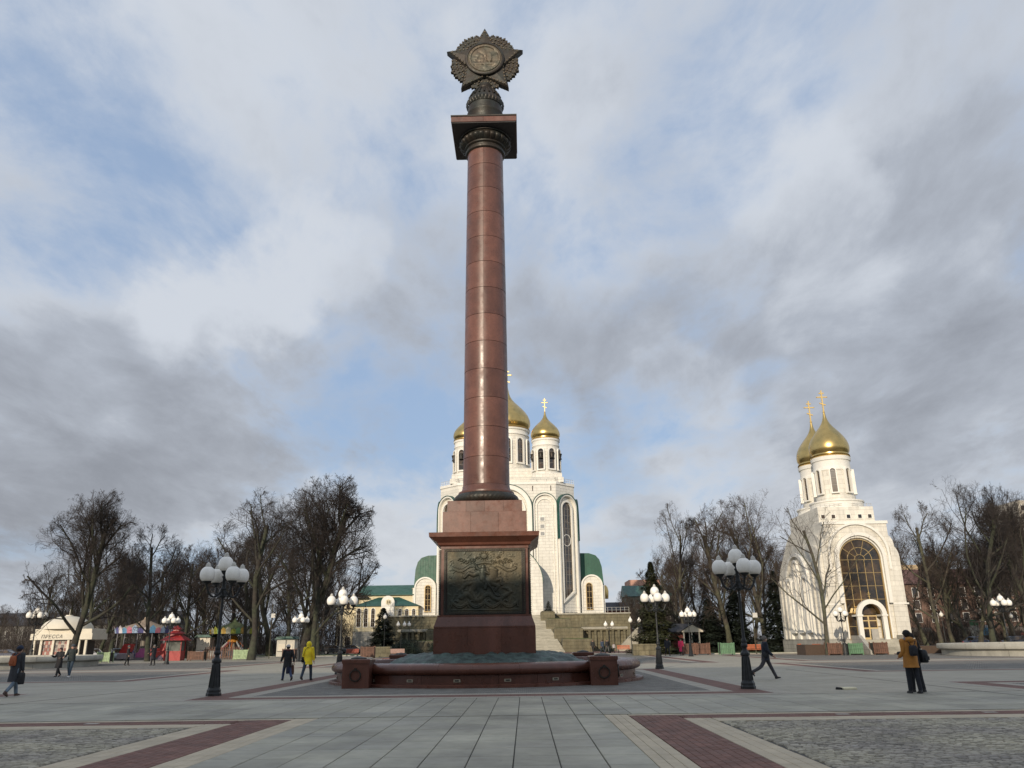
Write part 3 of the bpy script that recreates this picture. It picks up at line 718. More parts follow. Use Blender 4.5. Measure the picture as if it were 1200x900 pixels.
# fans of rays
for k in range(5):
    am = pi/2+pi/5+k*2*pi/5
    for i in range(-5, 6):
        a = am+i*0.102; r1 = 1.88-0.032*abs(i)+(.05 if i % 2 == 0 else 0)
        w = 0.088
        pl = [(.9*cos(a-w*.6), ZS+.9*sin(a-w*.6)), (r1*cos(a-w*.62), ZS+r1*sin(a-w*.62)), ((r1+.14)*cos(a), ZS+(r1+.14)*sin(a)), (r1*cos(a+w*.62), ZS+r1*sin(a+w*.62)), (.9*cos(a+w*.6), ZS+.9*sin(a+w*.6))]
        t = .10 if i % 2 == 0 else .13
        link('ray', MB().prism(pl, -t, t).mesh('ray', bronze), star_o)
gem = MB().ell((0, 0, 0), (.06, .05, .06), 8, 5).mesh('rivet', medal_m, True)
for sy in (-1, 1):
    for k in range(5):
        a = pi/2+k*2*pi/5
        for sgn in (-1, 1):
            b_ = a+sgn*pi/5; p0 = Vector((RS*.94*cos(a), RS*.94*sin(a))); p1 = Vector((RS*.50*cos(b_), RS*.50*sin(b_)))
            for i in range(6):
                q = p0.lerp(p1, (i+.3)/6)*.93; link('rivet', gem, star_o, (q.x, sy*(.265), ZS+q.y))
        am = a+pi/5
        if sy < 0:
            for i in range(-3, 4):
                for r in (1.42, 1.64, 1.88):
                    if r < 1.5 and abs(i) > 2: continue
                    link('rivet', gem, star_o, (r*cos(am+i*.12), sy*.135, ZS+r*sin(am+i*.12)))
md = MB()
def ring_y(prof, n=48):
    vs = [(r*cos(2*pi*i/n), y, ZS+r*sin(2*pi*i/n)) for r, y in prof for i in range(n)]; m_ = len(prof)
    fs = [(j*n+i, j*n+(i+1) % n, (j+1)*n+(i+1) % n, (j+1)*n+i) for j in range(m_-1) for i in range(n)]+[tuple((m_-1)*n+i for i in range(n))]
    return vs, fs
for sy in (-1, 1):
    v, f = ring_y([(1.12, sy*.2), (1.12, sy*.42), (1.07, sy*.46), (1.0, sy*.46), (.97, sy*.42)]); md.add(v, f[:-1])
mring = part('medallion_ring', md, bronze, star_o, True)
def medallion():
    nr, na = 22, 72; vs = [(0, -.415, ZS)]; fs = []
    rng = np.random.RandomState(3); bl = [(rng.uniform(-.6, .6), rng.uniform(-.7, .6), rng.uniform(.06, .2), rng.uniform(.01, .04)) for _ in range(26)]
    for j in range(1, nr+1):
        r = .985*j/nr
        for i in range(na):
            a = 2*pi*i/na; x, z = r*cos(a), r*sin(a); h = .0
            for bx, bz, w, hh in bl:
                d = hypot(x-bx, z-bz)/w
                if d < 1: h = max(h, hh*sqrt(1-d*d))
            # tower relief on the right, wall below, wreath around
            if .12 < x < .42 and -.25 < z < .45-(abs(x-.27)*1.6): h = .07
            if -.7 < x < .7 and -.45 < z < -.25 and (int(x*12) % 2 or z < -.3): h = max(h, .045)
            if .80 < r < .93: h = .03+.03*abs(sin(a*22))
            vs.append((x, -.415-h, ZS+z))
    fs += [(0, 1+i, 1+(i+1) % na) for i in range(na)]
    fs += [(1+j*na+i, 1+j*na+(i+1) % na, 1+(j+1)*na+(i+1) % na, 1+(j+1)*na+i) for j in range(nr-1) for i in range(na)]
    return MB().add(vs, fs)
part('medallion', medallion(), medal_m, star_o, True)
v, f = ring_y([(.985, .2), (.985, .415), (.5, .43), (.01, .44)]); part('medallion', MB().add(v, f), medal_m, star_o, True)

# ------------------------------------------------------------------ street lamps with five opal globes
def scroll(r, z0, z1):
    pts = []
    for i in range(15):
        t = i/14; pts.append((0.06+(r-.06)*(1-(1-t)**1.6), 0, z0-.30*sin(pi*min(1, t*1.15))*(1-t*.45)+(z1-z0)*t**2.2))
    return pts
def make_lamp():
    t = thing('street_lamp', 'x', 'street lamp', group='five globe street lamps round the square')
    b = MB().lathe([(.25, 0), (.25, .08), (.228, .11), (.228, .18), (.21, .21), (.19, .26), (.125, 1.04), (.16, 1.07), (.16, 1.13), (.13, 1.17), (.09, 1.22), (.08, 1.26)], 8, phase=pi/8)
    b.obj('lamp_base', iron, t)
    b = MB()
    for k in range(8):
        a = 2*pi*k/8; b.tube([(.186*cos(a), .186*sin(a), .28), (.124*cos(a), .124*sin(a), 1.0)], .02, 5)
    b.obj('base_rib', iron, t)
    MB().lathe([(.08, 1.22), (.075, 1.3), (.11, 1.34), (.115, 1.40), (.08, 1.46), (.095, 1.52), (.07, 1.60), (.052, 1.66), (.045, 3.0), (.040, 3.22)], 14).obj('pole', iron, t, True)
    MB().lathe([(.05, 3.18), (.11, 3.22), (.12, 3.27), (.07, 3.32), (.075, 3.45), (.10, 3.5), (.07, 3.58), (.06, 3.85), (.09, 3.92), (.05, 3.98), (.13, 4.08), (.14, 4.13)], 14).obj('hub', iron, t, True)
    gm = MB().lathe([(.12, 0), (.18, .025), (.23, .09), (.255, .19), (.253, .27), (.235, .35), (.195, .42), (.135, .475), (.085, .50)], 20).mesh('globe', globe_m, True)
    cm = MB().lathe([(.080, .498), (.100, .505), (.10, .53), (.07, .545), (.075, .58), (.055, .615), (.02, .64), (.008, .66)], 14).mesh('globe_cap', plain('pale_cap', (.55, .53, .48), .5), True)
    am = MB().tube(scroll(.63, 3.45, 3.62), [.035]*15, 6)
    for (cx, cz, r, d) in ((.42, 3.50, .11, 1), (.26, 3.36, .08, -1), (.52, 3.33, .07, 1)):   # curled ironwork
        am.tube([(cx+r*(1-i/16)*cos(d*i*.55), 0, cz+r*(1-i/16)*sin(d*i*.55)) for i in range(14)], .014, 5)
    am.tube([(.07, 0, 3.75), (.25, 0, 3.62), (.40, 0, 3.66), (.56, 0, 3.50)], .013, 5)
    nn = len(am.v); am.lathe([(.04, 0), (.05, .04), (.10, .07), (.15, .12), (.155, .15)], 12)
    for i in range(nn, len(am.v)): v = am.v[i]; am.v[i] = (v[0]+.63, v[1], v[2]+3.60)
    amm = am.mesh('arm', iron, True)
    for k in range(4):
        a = k*pi/2
        ar = link('arm', amm, t, rotz=a)
        gl = link('globe', gm, t, (.63*cos(a), .63*sin(a), 3.74)); link('globe_cap', cm, gl)
    gl = link('globe', gm, t, (0, 0, 4.12)); link('globe_cap', cm, gl)
    # lower ball ornament ring
    return t
lampA = make_lamp()
LAMPS = [(-10.58, 28.6, 45, 1.0, 'five globe iron lamp nearest on the left, between the viewer and the dark wooded strip'),
 (7.45, 28.6, 8, 1.0, 'five globe iron lamp nearest on the right, beside the man striding past'),
 (-10.5, 47.2, 20, 1.0, 'five globe iron lamp behind the yellow coat walker, just left of the basin'),
 (7.75, 49.0, 5, 1.0, 'five globe iron lamp just right of the basin, in front of the white kiosk hut'),
 (-22.7, 83.5, 33, 1.0, 'far five globe lamp seen above the walkers in yellow and black'),
 (-34.2, 79.5, 44, 1.0, 'far five globe lamp beside the red pagoda roofed booth'),
 (16.3, 83.0, 9, 1.0, 'far five globe lamp by the green slatted crate right of the basin'),
 (-51.6, 86.6, 54, 1.24, 'far five globe lamp behind the white press kiosk'),
 (29.6, 78.0, 20, 0.93, 'five globe lamp standing in front of the domed chapel door'),
 (49.6, 86.5, -8, 1.2, 'far five globe lamp rightmost, behind the pale fountain rim')]
for i, (x, y, rz, sc, lb) in enumerate(LAMPS):
    if i == 0: lampA['label'] = lb; lampA.location = (x, y, 0); lampA.rotation_euler.z = radians(rz)
    else: copy_tree(lampA, lb, (x, y, 0), radians(rz), sc)

# ------------------------------------------------------------------ churches
def onion(R, H, n=28, rings=True):
    pr = [(.90, 0), (.985, .07), (1.0, .14), (.985, .22), (.92, .31), (.81, .40), (.665, .49), (.50, .58), (.345, .66), (.22, .74), (.135, .82), (.085, .90), (.055, 1.0)]
    return MB().lathe([(r*R, z*H) for r, z in pr], n)
def cross_mb(h):
    b = MB(); t = h*.022
    b.ell((0, 0, .06*h), (.05*h,)*3, 10, 6); b.box(-t, -t, 0, t, t, h)
    b.box(-.21*h, -t*.9, .68*h, .21*h, t*.9, .68*h+2*t); b.box(-.10*h, -t*.9, .85*h, .10*h, t*.9, .85*h+2*t)
    s0 = len(b.v); b.box(-.13*h, -t*.9, -t, .13*h, t*.9, t); b.xf(Matrix.Translation((0, 0, .40*h)) @ Matrix.Rotation(.35, 4, 'Y'), s0)
    for x in (-.21*h, .21*h): b.ell((x, 0, .68*h+t), (.03*h,)*3, 6, 4)
    return b
def window_on(parent, M, cx, half, z0, z1, frame_m, nv=1, nh=3, proud=.18, fw=.14, slant=0.0, name='window', arch=True, pane=glass_m, bw=.05, sill=False):
    """arched window built in the plane y=0 (outside is -y) then placed by M: frame > pane, bars"""
    w = MB(); po = arch_line(cx, half+fw, z0, z1+fw) if arch else [(cx-half-fw, z0), (cx-half-fw, z1+fw), (cx+half+fw, z1+fw), (cx+half+fw, z0)]
    pi2 = arch_line(cx, half, z0, z1) if arch else [(cx-half, z0), (cx-half, z1), (cx+half, z1), (cx+half, z0)]
    po = [list(p) for p in po]; pi2 = [list(p) for p in pi2]
    if slant: po[-1][1] += slant; pi2[-1][1] += slant; 
    w.band(pi2, po, -proud, 0.02); w.prism([(po[0][0], po[0][1]-fw), (po[0][0], po[0][1]), (po[-1][0], po[-1][1]), (po[-1][0], po[-1][1]-fw)], -proud-.03, 0.02)
    fo = w.xf(M).obj(name, frame_m, parent)
    MB().prism([tuple(p) for p in pi2], -.03, 0.01).xf(M).obj('pane', pane, fo)
    bars = MB()
    for i in range(1, nv+1):
        x = cx-half+2*half*i/(nv+1); top = (z1-half+sqrt(max(half*half-(x-cx)**2, 0))) if arch else z1
        zb = z0+slant*(x-cx+half)/(2*half); bars.box(x-bw/2, -.10, zb, x+bw/2, -.032, top)
    zt = z1-half if arch else z1
    for j in range(1, nh+1):
        z = z0+(zt-z0)*j/nh
        if slant and z < z0+slant: continue
        if not arch and j == nh: continue
        bars.box(cx-half, -.085, z-bw/2, cx+half, -.034, z+bw/2)
    if bars.v: bars.xf(M).obj('window_bars', frame_m if frame_m is not white_pl else plain('bar_grey', (.24, .23, .21), .5), fo)
    return fo
def face_M(x, y, ang):    # local x along the face, local -y outward; ang = rotation of the face about z
    return Matrix.Translation((x, y, 0)) @ Matrix.Rotation(ang, 4, 'Z')
def drum_tower(parent, x, y, r, z0, z1, nwin, dome_h, cross_h, stone, wz0, wz1, wh, open_belfry=False, phase=0, frame=white_pl, seg=36, nv=1):
    MB().lathe([(r*1.07, z0), (r*1.07, z0+.5), (r*1.0, z0+.55), (r*1.0, z1-1.6)], seg, x, y).obj('drum', stone, parent, True)
    MB().lathe([(r*1.0, z1-1.6), (r*1.05, z1-1.58), (r*1.05, z1-1.3), (r*1.02, z1-1.28), (r*1.02, z1-.5), (r*1.08, z1-.45), (r*1.10, z1-.1), (r*1.05, z1)], seg, x, y).obj('drum_cornice', white_pl, parent, True)
    for k in range(nwin):
        a = phase+2*pi*k/nwin; M = Matrix.Translation((x, y, 0)) @ Matrix.Rotation(a+pi/2, 4, 'Z') @ Matrix.Translation((0, -r*1.0+.0, 0))
        window_on(parent, M, 0, wh, wz0, wz1, frame, nv=nv, nh=3, proud=.30, fw=.28*wh/.6, name='drum_window', bw=.05)
        if open_belfry:
            b = MB().lathe([(.5*wh, 0), (.95*wh, -.1), (.6*wh, -.9), (.9*wh, -1.3)], 10); b.xf(M @ Matrix.Translation((0, -.25, wz1-wh-.2))); b.obj('bell', bronze, parent, True)
    d = onion(r*1.12, dome_h).obj('dome', gold, parent, True); d.location = (x, y, z1+.35)
    MB().lathe([(r*1.06, z1), (r*1.10, z1+.06), (r*1.06, z1+.12), (r*1.09, z1+.2), (r*1.03, z1+.27), (r*1.03, z1+.4)], seg).obj('dome_ring', gold, d, True).location = (0, 0, -z1-.35)
    c = cross_mb(cross_h).obj('cross', gold_bright, parent); c.location = (x, y, z1+.35+dome_h-.05)
gold_bright = mat('gilded_cross', (0.85, 0.60, 0.22), 0.4, metal=0.7, var=0.05)

ch1 = thing('cathedral', 'large white stone cathedral with gold onion domes and green roofs, half hidden behind the column', 'cathedral', (-3.35, 165, 0))
ZB = 6.3
plan = [(-10.25, 0), (10.25, 0), (14.25, 4), (14.25, 27), (-14.25, 27), (-14.25, 4)]
MB().prism(plan, ZB-.3, 33.0, 'z').obj('wall', white_st, ch1)
pl2 = [(-10.35, -.12), (10.35, -.12), (14.4, 3.93), (14.4, 27.1), (-14.4, 27.1), (-14.4, 3.93)]
MB().prism(pl2, 33.003, 33.55, 'z').obj('parapet', white_pl, ch1)
pl3 = [(-10.33, -.1), (10.33, -.1), (14.36, 3.95), (14.36, 27.05), (-14.36, 27.05), (-14.36, 3.95)]
MB().prism(pl3, ZB-.3, ZB+.9, 'z').obj('plinth', plinth_st, ch1)
rl = MB()
def rail(b, p, q, z0, h, n, t=.03):
    p = Vector(p); q = Vector(q)
    for i in range(n+1):
        c = p.lerp(q, i/n); b.cbox(c.x, c.y, z0+h/2, t, t, h)
    b.tube([(p.x, p.y, z0+h), (q.x, q.y, z0+h)], t*.6, 4); b.tube([(p.x, p.y, z0+h*.5), (q.x, q.y, z0+h*.5)], t*.5, 4)
for a, b_ in (((-10.2, .1), (10.2, .1)), ((10.2, .1), (14.2, 4.1)), ((-10.2, .1), (-14.2, 4.1))): rail(rl, a, b_, 33.55, .9, 10, .06)
rl.obj('railing', plain('pale_metal', (.5, .49, .45), .5, .3), ch1)
def arch_mould(parent, M, cx, half, z0, ztop, w, proud, m=white_pl, green=True, name='arch_moulding', n=22):
    MB().band(arch_line(cx, half-w, z0, ztop-w, n), arch_line(cx, half, z0, ztop, n), -proud, 0.0).xf(M).obj(name, m, parent)
    if green: MB().band([(p[0], p[1]) for p in arch_line(cx, half+.003, z0+(ztop-z0)*.62, ztop, n)], arch_line(cx, half+.16, z0+(ztop-z0)*.62, ztop+.16, n), -proud-.12, 0.05).xf(M).obj('roof_edge', green_dk, parent)
I4 = Matrix.Identity(4)
arch_mould(ch1, I4, 0, 5.15, ZB, 32.85, .9, .9)
arch_mould(ch1, I4, 0, 3.9, ZB, 31.3, .35, .5, green=False)
window_on(ch1, I4, 0, 2.5, 17, 30.6, white_pl, 3, 9, proud=.4, fw=.35)
for s in (-1, 1):
    arch_mould(ch1, I4, s*7.85, 2.42, ZB, 31.0, .28, .45)
    arch_mould(ch1, I4, s*7.85, 1.75, ZB, 30.0, .16, .2, green=False)
    for z, mm in ((25.7, gold_bar), (24.2, glass_m), (22.7, glass_m)):
        f = MB().box(s*7.25-.55, -.12, z-.5, s*7.25+.55, .02, z+.5).obj('small_window', white_pl, ch1); MB().box(s*7.25-.4, -.14, z-.36, s*7.25+.4, -.121, z+.36).obj('pane', plain('pale_pane', (.30, .30, .29), .3), f)
    for x in (9.2, 5.4): MB().box(s*x-.09, -.06, 31.6, s*x+.09, .02, 32.7).obj('slit', glass_m, ch1)
    M = face_M(s*12.25, 2, s*pi/4)
    arch_mould(ch1, M, 0, 2.80, ZB, 31.0, .32, .7)
    window_on(ch1, M, 0, 1.45, 9.2, 29.4, white_pl, 2, 14, proud=.45, fw=.35, slant=2.2 if s > 0 else 0, bw=.06)
    # big round at mid height of the stair window
    b = MB(); 
    b.band(arc(0, 21.5, 1.1, 0, 2*pi, 20), arc(0, 21.5, 1.22, 0, 2*pi, 20), -.13, -.04); b.xf(M).obj('round_bar', white_pl, ch1)
    Ms = face_M(s*14.25, 12, s*pi/2)
    arch_mould(ch1, Ms, 0, 5, ZB, 31.5, .6, 1.0)
    window_on(ch1, Ms, 0, 2.4, 16, 29.5, white_pl, 3, 8, proud=.4, fw=.3)
    # side wing
    rf = [(s*x, z) for x, z in ((14.0, 13), (14.0, 19.5), (17.2, 19.45), (18.6, 19.0), (19.4, 18.1), (19.85, 16.6), (20.15, 12.6), (19.9, 12.6))]
    if s < 0: rf = rf[::-1]
    MB().prism(rf, 8.0, 18.0).obj('wing_roof', green_rf, ch1)
    sm = MB()
    for q in range(9): 
        x = 14.4+q*.55; z = 19.56 if x < 17.3 else 19.0
        sm.box(s*x-.02, 7.96, 13.2 if x > 15 else 13.2, s*x+.02, 8.0, min(z, 19.5)-.1)
    sm.obj('roof_seam', green_dk, ch1)
    ap = arch_poly(s*17.35, 2.25, ZB-.2, 14.75)
    MB().prism(ap, 5.0, 8.0).obj('wing_wall', white_st, ch1)
    MB().box(min(s*14, s*20), 5.6, ZB-.2, max(s*14, s*20), 17.6, 12.6).obj('wing_wall', white_st, ch1)
    Mw = face_M(s*17.35, 5.0, 0)
    arch_mould(ch1, Mw, 0, 2.25, ZB, 14.75, .3, .25, green=False)
    window_on(ch1, Mw, -s*.6, .55, 7.8, 13.0, gold_bar, 1, 4, proud=.25, fw=.14)
    gc = MB().lathe([(.55, 10), (.6, 10.6), (.65, 11.6), (.45, 12.4), (.1, 12.8)], 12, s*20.5, 9).obj('gilded_niche', gold, ch1, True)
# porch in front
pa = [(-6.9, ZB-.2)]+arc(0, 12.7, 6.9, pi, 0, 30)+[(6.9, ZB-.2)]
MB().prism(pa, -6.0, 0.0).obj('porch', white_st, ch1)
MB().band(arc(0, 12.7, 6.903, pi, 0, 30), arc(0, 12.7, 7.05, pi, 0, 30), -6.15, 0.02).obj('porch_roof', green_dk, ch1)
arch_mould(ch1, face_M(0, -6.0, 0), 0, 4.4, ZB, 17.0, .7, .5, green=False)
window_on(ch1, face_M(0, -6.0, 0), 0, 3.2, ZB+.2, 15.4, gold_bar, 5, 5, proud=.3, fw=.3)
for s in (-1, 1):
    MB().box(s*8.5-3.5, .7, 33.55, s*8.5+3.5, 7.7, 34.6).bbox(s*8.5-3.2, 1.0, 34.6, s*8.5+3.2, 7.4, 35.6, .1).obj('tower_base', white_st, ch1)
    drum_tower(ch1, s*8.5, 4.2, 2.85, 35.6, 43.4, 8, 6.0, 3.4, white_st, 36.6, 41.0, .62, True, phase=pi/8, nv=0)
MB().box(-7.0, 9, 33.55, 7.0, 23, 36.4).bbox(-6.2, 9.8, 36.4, 6.2, 22.2, 38.6, .1).obj('tower_base', white_st, ch1)
drum_tower(ch1, 0, 16, 4.8, 38.6, 48.6, 10, 10.1, 5.2, white_st, 40.4, 46.0, .75, False, phase=pi/10)
for s in (-1, 1):
    drum_tower(ch1, s*8.5, 22.5, 2.85, 33.6, 43.4, 8, 6.0, 3.4, white_st, 36.6, 41.0, .62, False, phase=pi/8, nv=0)

ch2 = thing('chapel', 'tall narrow white church with two gold onion domes and a big arched window', 'church', (34.6, 84, 0))
side = [(0.02, .7), (0.02, 13.1), (6.5, 13.7)]+[(7.2+7.3*sin(t), 9.0+4.7*cos(t)) for t in np.linspace(.1, pi/2, 12)]+[(14.5, .7)]
MB().prism(side, -3.30, 3.30, 'x').obj('wall', chapel_st, ch2)
for s_ in (-1, 1):      # shoulders step down and round off either side of the tall bay
    sh = [(.021, .7), (.021, 10.6)]+[(2.6-2.58*cos(t), 10.6+1.5*sin(t)) for t in np.linspace(.15, pi/2, 7)]+[(8.6, 12.1)]+[(9+5.4*sin(t), 7.6+4.4*cos(t)) for t in np.linspace(.15, pi/2, 10)]+[(14.4, .7)]
    MB().prism(sh, *sorted((s_*3.301, s_*3.75)), 'x').obj('shoulder', chapel_st, ch2)
    sh2 = [(.022, .7), (.022, 9.4)]+[(2.6-2.57*cos(t), 9.4+1.6*sin(t)) for t in np.linspace(.15, pi/2, 7)]+[(8.6, 11.0)]+[(9+5.3*sin(t), 6.8+4.1*cos(t)) for t in np.linspace(.15, pi/2, 10)]+[(14.3, .7)]
    MB().prism(sh2, *sorted((s_*3.751, s_*4.12)), 'x').obj('shoulder', chapel_st, ch2)
MB().box(-4.3, -.18, 0, 4.3, 14.7, 1.45).obj('plinth', plinth_st, ch2)
MB().box(-4.27, -.15, 4.70, -2.5, .02, 4.86).box(2.7, -.15, 4.70, 4.27, .02, 4.86).box(-4.27, .021, 4.70, -4.1, 14.5, 4.86).obj('string_course', white_pl, ch2)
MB().box(-3.42, -.1, 12.85, 3.42, .3, 13.15).obj('parapet', white_pl, ch2)
for x in (-3.5, -2.95, 2.95, 3.5):
    MB().box(x-.28, -.12, 4.86, x+.28, .02, 10.4 if abs(x) > 3.2 else 9.6).box(x-.28, -.12, 1.45, x+.28, .02, 4.70).obj('pilaster', chapel_st, ch2)
arch_mould(ch2, I4, -.05, 3.15, 8.2, 13.0, .22, .22, green=False)
arch_mould(ch2, I4, -.05, 2.62, 4.86, 11.95, .34, .5, green=False); arch_mould(ch2, I4, -.05, 2.25, 1.45, 11.55, .14, .28, green=False)
# large arched window: sheet of glass behind a brass grid
wf = MB().band(arch_line(-.05, 2.03, 1.3, 11.2), arch_line(-.05, 2.11, 1.3, 11.28), -.22, 0).obj('window', gold_bar, ch2)
zs = 11.25-2.08
for j in range(6):
    z0 = 1.3+(zs-1.3)*j/6; z1 = 1.3+(zs-1.3)*(j+1)/6
    for i in range(5):
        x0 = -.05-2.03+4.06*i/5; x1 = x0+4.06/5
        if j < 2 and 1 <= i <= 3: continue
        MB().box(x0+.03, -.08, z0+.03, x1-.03, -.03+random.uniform(-.006, .006), z1-.03).obj('pane', glass_m, wf)
for i in range(5):       # fan lights
    a0, a1 = pi*i/5+.015, pi*(i+1)/5-.015
    q = arc(-.05, zs, .55, a0, a1, 5)+arc(-.05, zs, 1.2, a1, a0, 5); MB().prism(q, -.08, -.03).obj('pane', glass_m, wf)
    q = arc(-.05, zs, 1.27, a0, a1, 6)+arc(-.05, zs, 2.0, a1, a0, 6); MB().prism(q, -.08, -.03).obj('pane', glass_m, wf)
q = arc(-.05, zs, .48, 0, pi, 8); MB().prism(q, -.08, -.03).obj('pane', glass_m, wf)
bars = MB()
for i in range(6):
    x = -.05-2.03+4.06*i/5; bars.box(x-.026, -.15, 1.3 if i in (0, 1, 4, 5) else 4.0, x+.035, -.02, zs)
for j in range(0, 7):
    z = 1.3+(zs-1.3)*j/6; bars.box(-2.08, -.135, z-.022, 1.98, -.021, z+.022)
for r in (.52, 1.24): bars.band(arc(-.05, zs, r-.03, 0, pi, 16), arc(-.05, zs, r+.03, 0, pi, 16), -.14, -.02)
for i in range(1, 5):
    a = pi*i/5; bars.tube([(-.05+.52*cos(a), -.09, zs+.52*sin(a)), (-.05+2.03*cos(a), -.09, zs+2.03*sin(a))], .035, 5)
bars.obj('window_grid', gold_bar, wf)
# porch
po = MB().band(arch_line(-.18, 1.05, 3.95, 4.75, 16)[1:-1], arch_line(-.18, 1.45, 3.95, 5.15, 16)[1:-1], -1.6, -.2).obj('porch_arch', white_pl, ch2)
zz = 3.72
MB().band(arc(-.18, zz, 1.02, 0, pi, 18), arc(-.18, zz, 1.45, 0, pi, 18), -1.6, -1.15).obj('porch_arch', white_pl, ch2)
bpy.data.objects.remove(po)
MB().band(arc(-.18, zz, 1.02, 0, pi, 18), arc(-.18, zz, 1.32, 0, pi, 18), -1.149, -.2).obj('porch_vault', gold, ch2)
for s in (-1, 1):
    MB().box(-.18+s*1.23-.21, -1.55, 1.35, -.18+s*1.23+.21, -1.18, 3.55).box(-.18+s*1.23-.30, -1.62, 3.55, -.18+s*1.23+.30, -.2, 3.72).obj('porch_column', white_pl, ch2)
MB().prism(arc(-.18, zz+.02, 1.0, 0, pi, 16), -.30, -.18).obj('lunette', glass_m, ch2)
cr = cross_mb(.8).obj('cross', gold_bright, ch2); cr.location = (-.18, -1.4, 5.12)
dcol = mat('cream_door', (0.58, 0.44, 0.22), 0.5, var=0.06)
dr = MB().box(-1.08, -.34, 1.35, .72, -.18, 3.66).obj('door', dcol, ch2)
for i in range(2):
    for z0, z1 in ((1.55, 2.35), (2.5, 3.1), (3.2, 3.55)):
        x0 = -.98+i*.86; MB().box(x0+.06, -.36, z0, x0+.76, -.341, z1).obj('door_pane', glass_m, dr)
MB().box(-.62, -1.9, 1.35, .05, -1.85, 2.35).obj('notice_board', plain('grey_board', (.36, .34, .30), .6), ch2)
for i in range(8): MB().bbox(-1.7, -1.9-.3*(8-i), 0 if i == 0 else .168*i+.002, 2.4, -.2 if i == 7 else -1.9-.3*(7-i)+.0, .168*(i+1), .01).obj('step', stair_st, ch2)
for x in (-2.05, 2.5): MB().prism([(-4.4, 0), (-4.4, .35), (-2.0, 1.75), (-.2, 1.75), (-.2, 0)], x, x+.35, 'x').obj('stair_cheek', plinth_st, ch2)
MB().box(-7.6, -2.8, 0, -2.06, -.2, .95).obj('flower_bed', plain('brown_hedge', (.075, .05, .035), .95), ch2); MB().box(2.86, -2.8, 0, 6.5, -.2, .7).obj('flower_bed', plain('brown_hedge', (.075, .05, .035), .95), ch2)
# attic, drum bases, drums
MB().box(-3.2, 1.2, 13.0, 2.7, 10.6, 14.85).obj('attic', chapel_st, ch2)
for x in (-2.75, -1.65, -.05, 1.15, 2.2): 
    f = MB().box(x-.26, 1.12, 13.55, x+.26, 1.22, 14.07).obj('attic_window', white_pl, ch2); MB().box(x-.18, 1.1, 13.62, x+.18, 1.119, 14.0).obj('pane', glass_m, f)
for y in (4, 8.3): MB().lathe([(2.75, 14.85), (2.75, 15.5), (2.85, 15.55), (2.85, 15.7), (2.6, 15.75), (2.1, 15.8)], 40, 0, y).obj('drum_base', white_pl, ch2, True)
rl = MB(); rail(rl, (-3.3, 1.3), (2.6, 1.3), 14.85, .35, 12, .03); rl.obj('railing', plain('pale_metal', (.5, .49, .45), .5, .3), ch2)
for y in (4, 8.3): drum_tower(ch2, 0, y, 1.93, 15.8, 20.7, 8, 5.0, 2.75, chapel_st, 16.6, 19.2, .27, False, phase=pi/8+.05, frame=white_pl, nv=0)
# south side: arch with tall window and pilasters
Ms = face_M(-4.12, 7.2, -pi/2)
arch_mould(ch2, Ms, 0, 3.9, 1.45, 10.6, .35, .3, green=False)
for u_ in (-2.6, 0, 2.6):
    window_on(ch2, Ms, u_, .42, 2.4, 7.8 if u_ else 9.6, white_pl, 0, 5, proud=.35, fw=.3)
    for q_ in (-1.1, 1.1): MB().box(u_+q_-.16, -.22, 1.45, u_+q_+.16, 0, 7.6).xf(Ms).obj('pilaster', white_pl, ch2)
for y in (1.0, 2.3, 12.0, 13.3): MB().box(-.32, -.3, 1.45, .32, 0, 9.2 if y < 5 else 8.0).xf(face_M(-4.12, y, -pi/2)).obj('pilaster', chapel_st, ch2)

# ------------------------------------------------------------------ terrace, stairs, walls
ter = struct(MB().box(-25, 150, 0, 19, 215, 6.2).obj('terrace', moss_st))
cop = MB()
for x0, x1 in ((-25, -3.35-6.5), (-3.35+6.5, 19.2)):
    x = x0
    while x < x1-.1: cop.bbox(x+.01, 149.8, 6.202, min(x+2, x1)-.01, 150.6, 6.42, .02); x += 2
cop.obj('coping', stair_st, ter)
b = MB(); rail(b, (3.5, 151, 0), (19, 151, 0), 6.42, .95, 20, .045); rail(b, (-25, 151, 0), (-10.2, 151, 0), 6.42, .95, 20, .045); tag(b.obj('terrace_railing', plain('pale_metal', (.5, .49, .45), .5, .3)), 'thin pale metal railing along the top of the church terrace', 'railing')
st = thing('stone_stairs', 'wide worn stone stairs climbing to the cathedral terrace, right of the pedestal', 'stairs', (-3.35, 126, 0))
NSx = 38
for i in range(NSx):
    t = i/(NSx-1); hw = 9.3-2.8*t; z1 = 6.2*(i+1)/NSx; y0 = .63*i
    MB().bbox(-hw, y0, max(0, z1-.5), hw, y0+.70 if i < NSx-1 else 24.2, z1, .02).obj('step', stair_st, st)
for s in (-1, 1):
    for k, (y0, y1, u0, u1, z1) in enumerate(((19.5, 24, 6.1, 8.6, 6.6), (13.5, 19.4, 6.9, 11.0, 5.2), (7.5, 13.4, 8.0, 12.6, 3.6), (1.5, 7.4, 9.0, 13.6, 1.9))):
        a, c = sorted((s*u0, s*u1)); bb = MB().bbox(a, y0, 0, c, y1, z1, .08).obj('cheek_block', moss_st, st)
        MB().box(a+.2, y0+.2, z1, c-.2, y1-.2, z1+.12).obj('planting', soil_m, bb)
